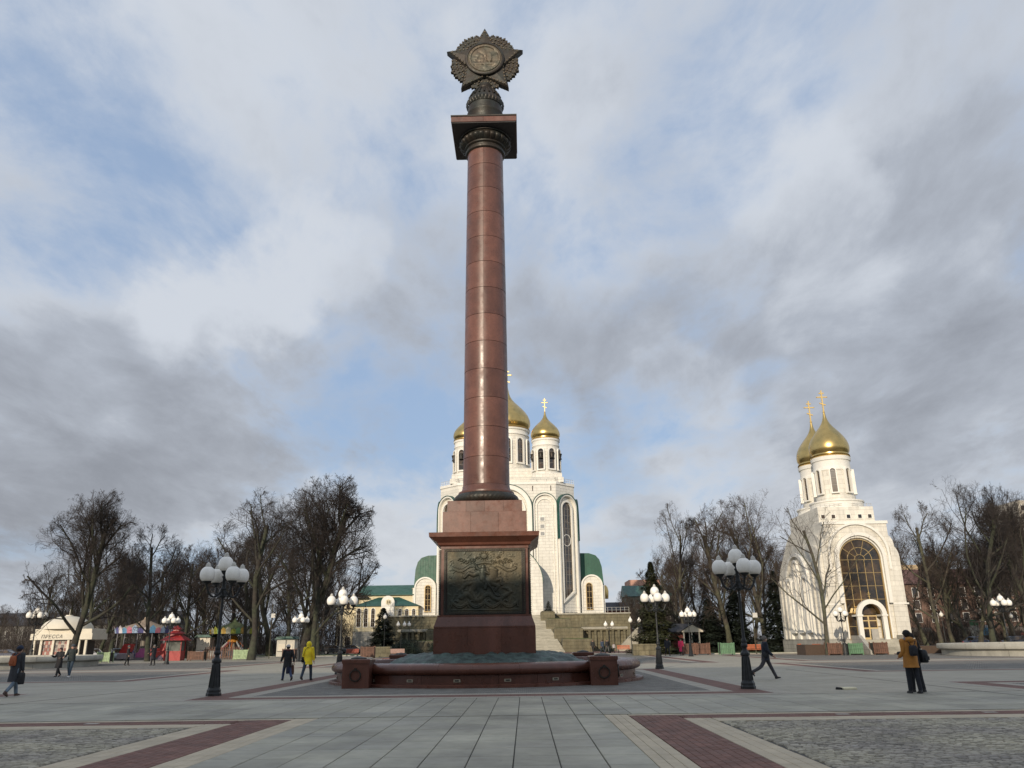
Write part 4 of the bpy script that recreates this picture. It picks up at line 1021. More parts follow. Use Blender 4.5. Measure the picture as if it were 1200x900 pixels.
for s, lb in ((1, 'mossy retaining wall with upright stone slots, right of the stairs'), (-1, 'mossy retaining wall with upright stone slots, left of the pedestal')):
    t = thing('retaining_wall', lb, 'wall', (-3.35, 136, 0), group='slotted walls beside the stairs')
    a, c = (s*12.4, s*20.0) if s > 0 else (-17.5, -12.4)
    MB().box(a, .5, 0, c, 14, 3.4).obj('wall_core', moss_st, t)
    MB().bbox(a-.1, -.15, 3.402, c+.1, 14, 3.75, .05).obj('coping', stair_st, t)
    x = a+.3
    while x < c-.3: MB().box(x, 0, .35, x+.38, .5, 3.2).obj('upright', moss_st, t); x += .95
    MB().box(a, -.05, 0, c, .5, .349).box(a, -.05, 3.201, c, .5, 3.40).obj('rail_stone', moss_st, t)
t = thing('side_stair', 'small stone stair with sloping cheek beside the slotted wall, near the twin globe lamp', 'stairs', (14.5, 132, 0))
MB().prism([(0, 0), (0, .3), (3.4, 3.6), (3.4, 0)], 0, .5).obj('cheek', stair_st, t)
for i in range(9): MB().box(.38*i, .5, .0, .38*(i+1), 2.2, .36*(i+1)).obj('step', stair_st, t)

# cream building with green roofs left of the column
yb = thing('parish_house', 'cream two storey house with green hipped roofs and round gable, left of the column', 'house', (-29, 168, 0))
MB().box(-10, 3, 0, 7.2, 14, 11.2).obj('wall', ywall, yb)
MB().prism([(2.4, 11.2), (14.6, 11.2), (14.6, 12.1), (8.5, 13.6), (2.4, 11.3)], -6.5, 11.5, 'x').obj('roof', green_rf, yb)
MB().box(-10, 2, 0, -5.9, 3.0, 10.7).obj('wall', ywall, yb)
MB().box(-10.3, 1.7, 10.7, -3.6, 3.2, 10.95).obj('flat_roof', plain('dark_edge', (.05, .05, .05), .7), yb)
MB().box(-5.9, 0, 4.0, 7.2, 3, 8.9).obj('wall', ywall, yb); MB().box(-6.0, -.1, 0, 7.3, 3, 3.999).obj('basement', plinth_st, yb)
MB().box(-6.05, -.15, 4.0, 7.35, 0, 4.5).obj('string_course', ywall, yb)
MB().add([(-6.3, -.4, 8.9), (7.6, -.4, 8.9), (7.6, 4, 8.9), (-6.3, 4, 8.9), (-1.5, 3.0, 10.8), (2.8, 3.0, 10.8)], [(0,1,5,4), (1,2,5), (2,3,4,5), (3,0,4), (0,3,2,1)]).obj('roof', green_dk, yb)
MB().prism([(-.1, 4.0)]+[(1.0+1.35*cos(pi-pi*i/14), 9.6+1.35*sin(pi-pi*i/14)) for i in range(15)]+[(2.35, 4.0)], -.35, 0.0).obj('gable', white_pl, yb)
MB().prism(arc(1.12, 9.7, .55, 0, 2*pi, 16)[:-1], -.42, -.351).obj('round_window', ywall, yb)
for dx in (-.16, .16):
    for dz in (-.16, .16): MB().box(1.12+dx-.1, -.45, 9.7+dz-.1, 1.12+dx+.1, -.421, 9.7+dz+.1).obj('pane', glass_m, yb)
for x in (-4.9, -3.45, -2.0): window_on(yb, face_M(x, 0, 0), 0, .36, 4.9, 8.5, white_pl, 1, 4, proud=.1, fw=.12, name='window')
for x in (3.5, 4.9, 6.3): window_on(yb, face_M(x, 0, 0), 0, .32, 6.3, 8.3, white_pl, 1, 2, proud=.1, fw=.1, name='window')
for x in (-1.3, 4.2): MB().box(x, 3.2, 9.2, x+1.3, 4.4, 11.6).obj('chimney', plain('red_brick', (.30, .11, .07), .8), yb)
for x in (-8.9, -7.6): MB().box(x-.35, 1.95, 8.6, x+.35, 1.99, 9.9).obj('dark_window', glass_m, yb)
for x in (-8.9, -7.4): window_on(yb, face_M(x, 2, 0), 0, .5, 1.0, 3.0, white_pl, 2, 2, proud=.08, fw=.1, arch=False)

# ------------------------------------------------------------------ people
SKIN = mat('skin', (0.45, 0.27, 0.20), 0.55, var=0.05)
def smooth_poly(pts, n=4):
    P = [Vector(p) for p in pts]; out = []
    for i in range(len(P)-1):
        p0, p1, p2, p3 = P[max(i-1, 0)], P[i], P[i+1], P[min(i+2, len(P)-1)]
        for k in range(n):
            t = k/n; out.append(0.5*((2*p1)+(p2-p0)*t+(2*p0-5*p1+4*p2-p3)*t*t+(3*p1-p0-3*p2+p3)*t**3))
    return out+[P[-1]]
def limb(b, pts, rads, n=10, k=4):
    q = smooth_poly(pts, k); r = []
    for i in range(len(q)):
        t = i/(len(q)-1)*(len(rads)-1); j = min(int(t), len(rads)-2); r.append(rads[j]+(rads[j+1]-rads[j])*(t-j))
    b.tube(q, r, n)
def leg_pts(side, hip, knee, z=.92):
    """hip, knee angles in degrees: hip + forward, knee bends back. forward is +y"""
    h = Vector((side*.095, 0, z)); a = radians(hip); k = h+Vector((side*.01, sin(a)*.44, -cos(a)*.44)); b = a-radians(knee)
    an = k+Vector((0, sin(b)*.43, -cos(b)*.43)); return h, k, an, b
def arm_pts(side, sh, el, out=8, z=1.42, w=.19):
    s = Vector((side*w, -.01, z)); a = radians(sh); o = radians(out)
    e = s+Vector((side*sin(o)*.29, sin(a)*.29*cos(o), -cos(a)*.29*cos(o))); b = a+radians(el)
    wr = e+Vector((side*sin(o)*.4*.25, sin(b)*.26, -cos(b)*.26)); return s, e, wr, b
def person(label, loc, yaw, h=1.72, legs=((20, 5), (-20, 20)), arms=((-15, 15, 8), (15, 20, 8)), coat=(.03, .03, .04), coat_len=.55, coat_w=1.0,
           trousers=(.04, .05, .09), shoes=(.02, .02, .02), hair=(.04, .03, .02), hat=None, hood=None, puffs=0, lean=0, group=None, fur=None, collar=None, hairlen=0):
    t = thing('person', label, 'person', (loc[0], loc[1], 0.006), radians(yaw), group, h/1.72)
    L1 = leg_pts(-1, *legs[0]); L2 = leg_pts(1, *legs[1]); low = min(L1[2].z, L2[2].z)-.085; dz = -low
    def up(v): return Vector((v.x, v.y, v.z+dz))
    A1 = arm_pts(-1, *arms[0]); A2 = arm_pts(1, *arms[1]); ln = radians(lean)
    def lz(v): v = up(v); zz = v.z-.95-dz; return Vector((v.x, v.y+zz*sin(ln), .95+dz+zz*cos(ln)))
    # one continuous body grown over the skeleton
    V = []; E = []; R = []
    def v(p, r, par=None): V.append(tuple(p)); R.append(r); (E.append((par, len(V)-1)) if par is not None else None); return len(V)-1
    pel = v(up(Vector((0, 0, .95))), .12); sp1 = v(lz(Vector((0, 0, 1.12))), .115, pel); che = v(lz(Vector((0, .0, 1.32))), .13, sp1); nk = v(lz(Vector((0, .0, 1.46))), .052, che)
    hb = v(lz(Vector((0, .015, 1.535))), .066, nk); hm = v(lz(Vector((0, .02, 1.60))), .086, hb); ht = v(lz(Vector((0, .005, 1.665))), .060, hm)
    v(lz(Vector((0, .112, 1.588))), .013, hm)                                  # nose
    for s in (-1, 1): v(lz(Vector((s*.092, .005, 1.59))), .015, hm)             # ears
    for L_ in (L1, L2):
        a = v(up(L_[0]), .085, pel); k = v(up(L_[1]), .055, a); n_ = v(up(L_[2]), .04, k); ft = L_[3]*.35
        v(up(L_[2])+Vector((0, .10*cos(ft), -.05+.10*sin(ft))), .032, n_)
    hands = []
    for s, A in ((-1, A1), (1, A2)):
        a = v(lz(A[0]), .055, che); e = v(lz(A[1]), .040, a); w = v(lz(A[2]), .026, e); d = (lz(A[2])-lz(A[1])).normalized()
        side = Vector((0, 1, 0)) if abs(d.y) < .8 else Vector((1, 0, 0)); side = (side-d*side.dot(d)).normalized(); pal = d.cross(side)
        pm = lz(A[2])+d*.06; pi3 = v(pm, .026, w); hands.append(pm)
        for q, ln_ in enumerate((.062, .075, .07, .055)):
            base = pm+side*(.024-.016*q)+d*.035; b1 = v(base, .0105, pi3); b2 = v(base+d*ln_*.55+pal*s*.008, .009, b1); v(base+d*ln_*.85+pal*s*.028, .008, b2)
        th = v(lz(A[2])+d*.035+side*.034, .011, pi3); v(lz(A[2])+d*.075+side*.052+pal*s*.01, .009, th)
    me = bpy.data.meshes.new('body'); me.from_pydata(V, E, []); me.materials.append(SKIN); o = link('body', me, t)
    sk = o.modifiers.new('skin', 'SKIN'); sk.use_smooth_shade = True
    for i, r in enumerate(R): me.skin_vertices[0].data[i].radius = (r, r*(1.12 if i in (hb, hm) else (0.8 if i in (pel, sp1, che) else 1)))
    for i in range(len(R)): me.skin_vertices[0].data[i].use_root = (i == pel)
    o.modifiers.new('sub', 'SUBSURF').levels = 1
    # trousers
    tm = plain('cloth_%03d%03d%03d' % tuple(int(c*999) for c in trousers), trousers, .85, var=.2); b = MB()
    for L_ in (L1, L2): limb(b, [up(L_[0])+Vector((0, 0, .04)), up(L_[1]), up(L_[2])+Vector((0, 0, .0))], [.105, .082, .066, .060], 10)
    b.ell(up(Vector((0, -.01, .96))), (.165, .115, .12), 12, 7); b.obj('trousers', tm, t, True)
    sm = plain('shoe_%03d%03d%03d' % tuple(int(c*999) for c in shoes), shoes, .5)
    for L_ in (L1, L2):
        b = MB(); b.lathe([(.05, .06), (.055, 0), (.055, -.05)], 10); 
        vs = []; 
        for (y, w_, z0, z1) in ((-.06, .03, -.085, -.03), (-.045, .042, -.087, -.01), (.03, .045, -.087, 0), (.10, .048, -.087, -.03), (.155, .04, -.087, -.045), (.175, .02, -.083, -.06)):
            vs += [(-w_, y, z0), (w_, y, z0), (w_*.7, y, z1), (-w_*.7, y, z1)]
        b.add(vs, [(i*4+j, (i+1)*4+j, (i+1)*4+(j+1) % 4, i*4+(j+1) % 4) for i in range(5) for j in range(4)]+[(0, 1, 2, 3), (23, 22, 21, 20)])
        pt = L_[3]*.75 if L_[3] < 0 else L_[3]*.4
        b.xf(Matrix.Translation(up(L_[2])) @ Matrix.Rotation(pt, 4, 'X')); b.obj('shoe', sm, t, True)
    # coat: lofted body with hem, sleeves
    cm = plain('coat_%03d%03d%03d' % tuple(int(c*999) for c in coat), coat, .8, var=.18); b = MB(); hem = 1.42-coat_len; n = 20; vs = []
    prof = [(hem, .205*coat_w, .165), (hem+.01, .212*coat_w, .172)]
    zs_ = np.linspace(hem+.05, 1.10, 7) if hem < 1.05 else [1.08, 1.1]
    for z in zs_: q = (z-hem)/max(1.10-hem, .05); prof.append((z, (.205*(1-q)+.178*q)*coat_w, .165*(1-q)+.132*q))
    prof += [(1.2, .185*coat_w, .138), (1.3, .200*coat_w, .14), (1.38, .195*coat_w, .13), (1.435, .15*coat_w, .105), (1.47, .085, .08), (1.50, .07, .075)]
    sw = (sin(radians((legs[0][0]+legs[1][0])/2)))*.1
    for z, a, c in prof:
        f = 0
        if puffs and 1.0 > 0: f = .012*abs(sin(z*puffs))
        for i in range(n):
            an = 2*pi*i/n; fold = .008*sin(an*5+z*9)*(1 if z < 1.1 else .3)
            st_ = max(0, (1.0-z))*(.20 if abs(legs[0][0]-legs[1][0]) > 25 else .03)
            p = Vector(((a+f+fold)*cos(an), (c+f+fold)*sin(an)*(1+st_*abs(sin(an))), z)); p.y += sw*max(0, 1.1-z); p = lz(p); vs.append(tuple(p))
    m_ = len(prof); b.add(vs, [(j*n+i, j*n+(i+1) % n, (j+1)*n+(i+1) % n, (j+1)*n+i) for j in range(m_-1) for i in range(n)]+[tuple(range(n-1, -1, -1)), tuple((m_-1)*n+i for i in range(n))])
    for A in (A1, A2):
        limb(b, [lz(A[0])+Vector((0, 0, .01)), lz(A[1]), lz(A[2])], [.082, .070, .062, .052], 10); b.ell(lz(A[0]), (.085, .085, .08), 10, 6)
    if fur or collar:
        pass
    b.obj('coat', cm, t, True)
    hc = lz(Vector((0, .012, 1.60)))
    if collar: MB().tube([tuple(lz(Vector((.105*cos(a), .095*sin(a)-.01, 1.475+.02*sin(a))))) for a in np.linspace(0, 2*pi, 15)], .035, 8, False).obj('scarf', plain('scarf_%03d' % int(collar[0]*999), collar, .9), t, True)
    hm_ = plain('hair_%03d%03d' % (int(hair[0]*999), int(hair[1]*999)), hair, .8)
    if hood:
        MB().ell(hc+Vector((0, -.02, .01)), (.125, .135, .150), 14, 10).ell(hc+Vector((0, -.06, -.12)), (.12, .10, .09), 12, 7).obj('hood', plain('hood_%03d%03d' % (int(hood[0]*999), int(hood[1]*999)), hood, .8), t, True)
    else:
        b = MB(); b.ell(hc+Vector((0, -.022, .028)), (.100, .108, .112), 14, 10)
        if hairlen: b.ell(hc+Vector((0, -.05, -.07)), (.095, .07, .08+hairlen), 12, 8)
        b.obj('hair', hm_, t, True)
    if hat: MB().ell(hc+Vector((0, -.012, .055)), (.108, .118, .098), 14, 9).tube([tuple(hc+Vector((.106*cos(a), -.012+.116*sin(a), .045))) for a in np.linspace(0, 2*pi, 15)], .016, 6, False).obj('hat', plain('hat_%03d%03d' % (int(hat[0]*999), int(hat[1]*999)), hat, .9), t, True)
    P_ = dict(t=t, hand=[t.matrix_basis @ h_ for h_ in hands], lz=lz, M=Matrix.Translation(t.location) @ Matrix.Rotation(radians(yaw), 4, 'Z') @ Matrix.Scale(h/1.72, 4))
    P_['hand'] = [P_['M'] @ h_ for h_ in hands]
    return P_
def bag(P, label, name, cat, col, local, size, strap=None, rot=0):
    M = P['M'] @ Matrix.Translation(P['lz'](Vector(local)) if local[2] > .9 else Vector(local)); 
    t = thing(name, label, cat, M.translation, P['t'].rotation_euler.z+rot)
    m = plain('bag_%03d%03d%03d' % tuple(int(c*999) for c in col), col, .7)
    sx, sy, sz = size; b = MB()
    b.lathe([(.80, -1), (.97, -.86), (1.0, -.4), (.98, .4), (.88, .8), (.6, .98), (.2, 1.0)], 14, phase=.2)
    for i in range(len(b.v)):
        x, y, z = b.v[i]; q = max(abs(cos(atan2(y, x))), abs(sin(atan2(y, x)))); q = 1+(1/q-1)*.6; b.v[i] = (x*sx*q*.9, y*sy*q*.9, z*sz)
    b.obj('bag_body', m, t, True)
    MB().box(-sx*.6, -sy*1.02-.015, -sz*.6, sx*.6, -sy*.9, -sz*.02).obj('pocket', m, t)
    if strap:
        for q in strap: MB().tube(smooth_poly([Vector(p) for p in q], 4), .012, 5).obj('strap', m, t, True)
    return t
walk = ((24, 4), (-20, 22))
p = person('person in long quilted dark coat and navy hat walking away at the left edge', (-18.2, 29.8), -12, 1.70, ((24, 10), (-14, 30)), ((8, 5, 8), (5, 8, 7)), (.035, .038, .045), .92, 1.05, (.14, .19, .24), (.07, .035, .022), (.03, .02, .02), hat=(.02, .03, .06), puffs=38, lean=3)
bag(p, 'small rust orange backpack on the quilted dark coat', 'backpack', 'backpack', (.36, .10, .035), (-.02, -.20, 1.22), (.13, .08, .17), [((-.08, .0, .14), (-.10, .10, .24), (-.10, .2, .2)), ((.08, .0, .14), (.12, .10, .24), (.12, .2, .2))])
bag(p, 'black carrier bag in the right hand of the walker in the quilted coat', 'carrier_bag', 'bag', (.01, .01, .012), (.30, .0, .60), (.055, .15, .20), [((0, -.06, .16), (0, 0, .30), (0, .06, .16))])
person('person in long black coat leaning on the man in dark green jacket, walking this way', (-27.6, 49.3), 172, 1.62, ((20, 8), (-14, 22)), ((20, 60, 14), (35, 70, 8)), (.012, .011, .013), .90, 1.08, (.012, .012, .014), (.015, .012, .012), (.03, .01, .01), hairlen=.06)
person('man in dark green jacket, jeans and white shoes hugging the person in long black coat', (-26.3, 48.2), 188, 1.80, ((22, 6), (-12, 16)), ((62, 75, 22), (30, 40, 8)), (.018, .026, .026), .58, 1.05, (.05, .075, .10), (.65, .65, .62), (.02, .018, .015), hat=(.05, .06, .07))
p = person('person in dark coat, blue jeans and white hat walking beside the yellow coat', (-11.35, 39.9), 35, 1.62, ((26, 12), (-14, 30)), ((18, 20, 10), (-20, 10, 12)), (.014, .015, .018), .78, 1.08, (.04, .06, .13), (.02, .018, .018), (.02, .02, .02), hat=(.62, .58, .54), lean=4, collar=(.10, .03, .03))
bag(p, 'brown and white shopping bag held by the person in the white hat', 'shopping_bag', 'bag', (.13, .06, .04), (.30, .08, .50), (.06, .13, .22), [((0, -.06, .18), (0, 0, .30), (0, .06, .18))])
bag(p, 'dark blue bag hanging low from the person in the white hat', 'hand_bag', 'bag', (.015, .02, .05), (-.02, -.14, .50), (.09, .06, .17), [((0, -.03, .14), (0, .05, .40), (0, .10, .14))])
p = person('person in bright yellow hooded coat and dark jeans striding away from the viewer', (-10.32, 39.7), -10, 1.70, ((-26, 6), (14, 6)), ((-5, 8, 8), (5, 5, 10)), (.97, .74, .03), .72, 1.0, (.035, .055, .08), (.015, .013, .013), (.02, .02, .02), hood=(.97, .76, .03), puffs=30)
bag(p, 'black shoulder bag on a strap across the yellow coat', 'shoulder_bag', 'bag', (.012, .012, .012), (-.25, -.05, .92), (.06, .13, .13), [((0, 0, .1), (.08, -.10, .30), (.22, -.12, .52), (.36, -.02, .60))])
p = person('grey haired man in dark jacket and grey trousers striding right beside the near lamp', (10.0, 35.2), -95, 1.74, ((26, 2), (-30, 30)), ((22, 25, 8), (15, 30, 8)), (.012, .016, .028), .66, 1.05, (.055, .052, .058), (.012, .012, .012), (.17, .15, .13), lean=3)
bag(p, 'small black bag on the hip of the striding man', 'hip_bag', 'bag', (.012, .013, .016), (.22, -.02, .98), (.05, .12, .10), [((0, 0, .08), (-.1, .06, .3), (-.2, 0, .45))])
p2_ = person('person in black standing half hidden behind the orange coat', (11.80, 25.75), 20, 1.66, ((6, 2), (-6, 4)), ((20, 60, 10), (8, 10, 14)), (.012, .012, .014), .62, 1.0, (.012, .013, .017), (.01, .01, .01), (.02, .015, .012))
bag(p2_, 'large black shoulder bag on the person half hidden behind the orange coat', 'shoulder_bag', 'bag', (.012, .015, .018), (.33, -.04, 1.02), (.13, .17, .19), [((0, 0, .15), (-.08, .0, .35), (-.20, 0, .46))])
p = person('person in orange hooded jacket with grey scarf and black trousers, seen from behind', (11.45, 25.2), 8, 1.72, ((5, 2), (-5, 3)), ((2, 55, 1), (5, 60, 1)), (.40, .17, .03), .74, 1.14, (.012, .014, .020), (.014, .014, .014), (.02, .015, .012), hat=(.015, .013, .013), collar=(.24, .24, .25))
MB().ell((0, -.11, 1.50), (.135, .09, .085), 14, 8).obj('hood', plain('hood_orange', (.42, .18, .03), .8), p['t'], True)
bag(p, 'small black backpack on the orange jacket', 'backpack', 'backpack', (.012, .013, .018), (.0, -.22, 1.16), (.135, .07, .15), [((-.05, .02, .13), (-.12, .02, .28)), ((.05, .02, .13), (.12, .02, .28))])
t = thing('bag', 'flat cream and black bag lying on the slabs by the orange jacket', 'bag', (10.35, 27.5, 0.004), .1)
MB().bbox(-.18, -.14, 0, .24, .14, .07, .03).obj('bag_body', plain('cream_cloth', (.78, .72, .50), .8), t); MB().tube([(-.2, 0, .03), (-.36, .05, .05), (-.42, -.03, .03), (-.22, -.06, .03)], .03, 6).obj('strap', plain('bag_black', (.012,)*3, .7), t)
person('person in dark knee length coat standing left of a pair by the amusement rides', (-36.6, 76.6), -70, 1.70, ((8, 3), (-8, 8)), ((15, 60, 8), (5, 10, 8)), (.012, .012, .014), .85, 1.12, (.012, .012, .012), (.012,)*3, (.02, .02, .02), hat=(.10, .12, .12))
person('person in dark coat standing right of a pair by the amusement rides', (-33.6, 75.2), 70, 1.74, ((6, 3), (-6, 4)), ((15, 50, 8), (5, 10, 8)), (.010, .011, .016), .92, 1.15, (.012, .012, .014), (.012,)*3, (.14, .13, .12))
person('person in dark jacket walking beside the long pink coat', (14.9, 88.2), -170, 1.78, ((24, 6), (-20, 20)), ((15, 15, 8), (-15, 10, 8)), (.012, .015, .022), .66, 1.1, (.02, .02, .025), (.012,)*3, (.03, .02, .015))
person('person in long bright pink coat with dark hair walking by the brown crates', (16.3, 88.0), 178, 1.66, ((14, 6), (-10, 14)), ((10, 40, 8), (5, 10, 8)), (.55, .03, .10), 1.02, 1.05, (.03, .02, .02), (.012,)*3, (.025, .012, .01), hairlen=.1)
for (x, y, c, tr, lb, a) in ((9.9, 108, (.04, .06, .10), (.02, .025, .04), 'person in blue jacket in a group by the foot of the stairs', 30), (9.0, 112, (.02, .02, .02), (.02, .02, .02), 'person in black in a group by the foot of the stairs', 160), (10.9, 112, (.02, .02, .025), (.10, .10, .10), 'person in dark jacket and pale trousers in a group by the stairs', 200)):
    person(lb, (x, y), a, 1.72, coat=c, trousers=tr)
person('dark clothed child by the twin globe lamp near the side stair', (11.9, 113), 150, 1.25, coat=(.35, .33, .33), trousers=(.02, .02, .025))

# ------------------------------------------------------------------ bare trees
def grow_tree(seed, H, spread=1.0, trunk_h=.22, n_limb=7, r0=.34, gen=5, twigs=3, upness=.55, lean=0.0, dens=1.0, env=.34):
    rnd = random.Random(seed); segs_t = []; segs_c = []
    def branch(p, d, L, r, lvl):
        n = max(3, int(5-lvl*.5)) if lvl < 3 else 3; st = L/n; pts = [(p, r)]
        for i in range(n):
            w = .10+.07*lvl
            d = (d+Vector((rnd.gauss(0, w), rnd.gauss(0, w), rnd.gauss(0, w*.5)+upness*.13))).normalized()
            pn = p+d*st
            if lvl >= 1 and i > 0 and ((pn.x-lean*pn.z)**2+pn.y**2)/(env*H*(1.0 if pn.z > .45*H else .75+.25*pn.z/(.45*H)))**2+(max(pn.z-.52*H, 0)/(.46*H))**2 > 1+.16*sin(seed+pn.x*1.1)+.14*sin(pn.z*1.3+pn.y)+rnd.uniform(-.15, .2): break
            p = pn; r1 = r*(1-.55*(i+1)/n) if lvl else r*(1-.35*(i+1)/n); pts.append((p, r1))
        n = len(pts)-1
        (segs_t if lvl <= 1 else segs_c).append((pts, 7 if lvl == 0 else 5 if lvl == 1 else 3))
        if lvl >= gen: return
        k = {0: n_limb, 1: int(6*dens), 2: int(6*dens), 3: int(5*dens), 4: twigs}.get(lvl, twigs)
        for i in range(k):
            t = (0.45 if lvl == 0 else .22)+(1-(.45 if lvl == 0 else .22))*(i+rnd.random()*.8)/k
            if lvl == 0: t = trunk_h+(1-trunk_h)*(i+.3*rnd.random())/k
            j = min(int(t*n), n-1); q = pts[j][0].lerp(pts[j+1][0], t*n-j); rr = (pts[j][1]*(1-(t*n-j))+pts[j+1][1]*(t*n-j))
            ax = (pts[j+1][0]-pts[j][0]).normalized(); a = rnd.random()*2*pi if lvl else i*2.4+rnd.random()
            s = ax.cross(Vector((cos(a), sin(a), .13))).normalized(); ang = radians(rnd.uniform(28, 55))
            if lvl == 0: ang = radians(rnd.uniform(26, 48)+22*(1-t))*spread
            dd = (ax*cos(ang)+s*sin(ang)).normalized()
            if lvl == 0: LL = H*(.58-.30*(t-trunk_h)/(1-trunk_h))*rnd.uniform(.8, 1.1)
            else: LL = L*rnd.uniform(.45, .72)*(1.15-.5*t)
            branch(q, dd, LL, max(rr*rnd.uniform(.42, .6), .011), lvl+1)
    branch(Vector((0, 0, -.2)), Vector((lean, 0, 1)).normalized(), H*.80, r0, 0)
    zt = max(p[0].z for s_, _ in segs_c for p in s_); f = H/zt
    def build(name, segs, m, base=False):
        vs = []; fs = []
        for pts, n in segs:
            o = len(vs); prev = None
            for i, (p, r) in enumerate(pts):
                d = (pts[min(i+1, len(pts)-1)][0]-pts[max(i-1, 0)][0]).normalized(); x = d.cross(Vector((.31, .22, .93)))
                if x.length < .05: x = d.cross(Vector((1, 0, 0)))
                x.normalize(); y = d.cross(x); rr = r
                if base and n == 7 and i == 0: rr = r*1.5
                for j in range(n):
                    a = 2*pi*j/n; q = p*1.0+(x*cos(a)+y*sin(a))*rr; vs.append((q.x*f, q.y*f, q.z*f))
            for i in range(len(pts)-1):
                for j in range(n): fs.append((o+i*n+j, o+i*n+(j+1) % n, o+(i+1)*n+(j+1) % n, o+(i+1)*n+j))
        me = bpy.data.meshes.new(name); me.from_pydata(vs, [], fs); me.materials.append(m); me.polygons.foreach_set('use_smooth', [True]*len(fs)); return me
    return build, segs_t, segs_c
TREES = []
specs = [dict(seed=5, H=18, spread=.85, trunk_h=.2, n_limb=12, r0=.36, dens=1.2), dict(seed=8, H=16, spread=.8, trunk_h=.28, n_limb=8, r0=.28, dens=1.0), dict(seed=14, H=20, spread=.75, trunk_h=.25, n_limb=9, r0=.36, dens=1.0),
         dict(seed=21, H=14, spread=1.0, trunk_h=.25, n_limb=8, r0=.24, dens=1.0), dict(seed=33, H=19, spread=.9, trunk_h=.15, n_limb=10, r0=.34, lean=.12, dens=1.1)]
for sp in specs:
    bfn, a, c = grow_tree(**sp)
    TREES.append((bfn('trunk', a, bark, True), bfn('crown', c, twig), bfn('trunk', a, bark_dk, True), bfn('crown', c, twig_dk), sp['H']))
bfn, a, c = grow_tree(55, 16, .95, .22, 7, .22, gen=4, dens=.85, env=.42)          # sparse young tree before the chapel
TREES.append((bfn('trunk', a, bark, True), bfn('crown', c, twig), bfn('trunk', a, bark, True), bfn('crown', c, twig), 16))
def tree(k, x, y, h, rz, label, dark=False, group=None, wide=1.0, z=0):
    T = TREES[k]; s = h/T[4]; t = thing('bare_tree', label, 'tree', (x, y, z), radians(rz), group)
    t.scale = (s*wide, s*wide, s)
    link('trunk', T[2] if dark else T[0], t); link('crown', T[3] if dark else T[1], t)
    return t
LG, RG = 'bare trees in the wooded strip on the left', 'bare trees in the wooded strip on the right'
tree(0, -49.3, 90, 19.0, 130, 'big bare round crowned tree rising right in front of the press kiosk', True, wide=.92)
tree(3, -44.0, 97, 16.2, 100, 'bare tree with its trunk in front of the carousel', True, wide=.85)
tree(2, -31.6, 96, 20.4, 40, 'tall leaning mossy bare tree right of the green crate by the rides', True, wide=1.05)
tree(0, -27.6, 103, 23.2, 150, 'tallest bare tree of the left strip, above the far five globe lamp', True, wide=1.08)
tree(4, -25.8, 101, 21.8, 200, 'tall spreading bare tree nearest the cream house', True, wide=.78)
tree(2, -57.5, 108, 19, 10, 'bare tree just left of the big round crowned one', True, wide=.8)
ORD = 'first second third fourth fifth sixth seventh eighth ninth tenth eleventh twelfth thirteenth fourteenth fifteenth sixteenth seventeenth eighteenth nineteenth twentieth twenty-first twenty-second'.split()
def row(lst, label, group, dark):
    lst = sorted(lst, key=lambda q: q[0]/q[1])
    for i, (x, y, k, h) in enumerate(lst):
        lb = ('leftmost ' if i == 0 else 'rightmost ' if i == len(lst)-1 else ORD[i]+' from the left ')+label if len(lst) > 2 else ('left one ' if i == 0 else 'right one ')+label
        tree(k, x, y, h, random.uniform(0, 360), lb, dark, group, random.uniform(.8, 1.0))
rr = random.Random(4)
def at_px(px, y): return (px-600)/930*y*.985-0.012*y     # ground x of a picture column at depth y (layout aid)
L1 = [(at_px(px, y), y, k, h*y/110) for px, y, k, h in ((60, 122, 1, 13), (95, 135, 3, 13), (125, 116, 1, 15), (150, 126, 2, 15.5), (190, 116, 4, 14.5), (208, 130, 1, 14.5), (225, 118, 3, 15), (245, 128, 0, 14), (262, 120, 2, 14.5), (280, 133, 1, 16),
       (295, 116, 3, 16), (322, 124, 0, 19), (338, 118, 2, 18), (360, 124, 1, 19), (376, 119, 3, 14), (170, 140, 0, 13), (235, 142, 4, 12), (300, 144, 4, 14), (110, 142, 3, 12), (140, 134, 0, 13), (355, 138, 3, 15))]
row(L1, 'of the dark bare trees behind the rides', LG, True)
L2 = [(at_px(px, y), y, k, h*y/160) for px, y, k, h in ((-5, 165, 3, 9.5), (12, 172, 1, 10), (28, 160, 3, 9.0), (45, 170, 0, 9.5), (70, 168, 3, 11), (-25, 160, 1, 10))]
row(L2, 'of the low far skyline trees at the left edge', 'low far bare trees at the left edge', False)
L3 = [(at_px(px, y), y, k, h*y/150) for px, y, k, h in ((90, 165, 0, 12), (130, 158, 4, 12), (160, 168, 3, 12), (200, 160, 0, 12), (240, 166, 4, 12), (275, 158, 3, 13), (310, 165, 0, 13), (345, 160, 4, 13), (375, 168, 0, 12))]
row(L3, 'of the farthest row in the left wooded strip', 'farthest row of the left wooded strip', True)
tree(5, at_px(950, 80), 80, 16.0, 30, 'slender sparse tree with mossy trunk standing before the chapel', False, wide=.9)
tree(2, at_px(792, 108), 108, 19.8, 70, 'tall bare tree above the white globe lamp right of the cathedral', False, wide=.62)
tree(1, at_px(842, 100), 100, 18.4, 160, 'bare tree with broad twiggy crown above the near right lamp', False)
tree(4, at_px(882, 106), 106, 20.6, 250, 'tall bare tree just left of the chapel', False, wide=.8)
tree(3, at_px(1078, 100), 100, 18.0, 20, 'bare tree with dense crown just right of the chapel', False, wide=.75)
tree(4, at_px(1135, 92), 92, 19.5, 110, 'tall forked bare tree in the middle right of the chapel', True, wide=.8)
tree(0, at_px(1192, 96), 96, 19.5, 300, 'tall bare tree at the right edge beside a pale block', True, wide=.72)
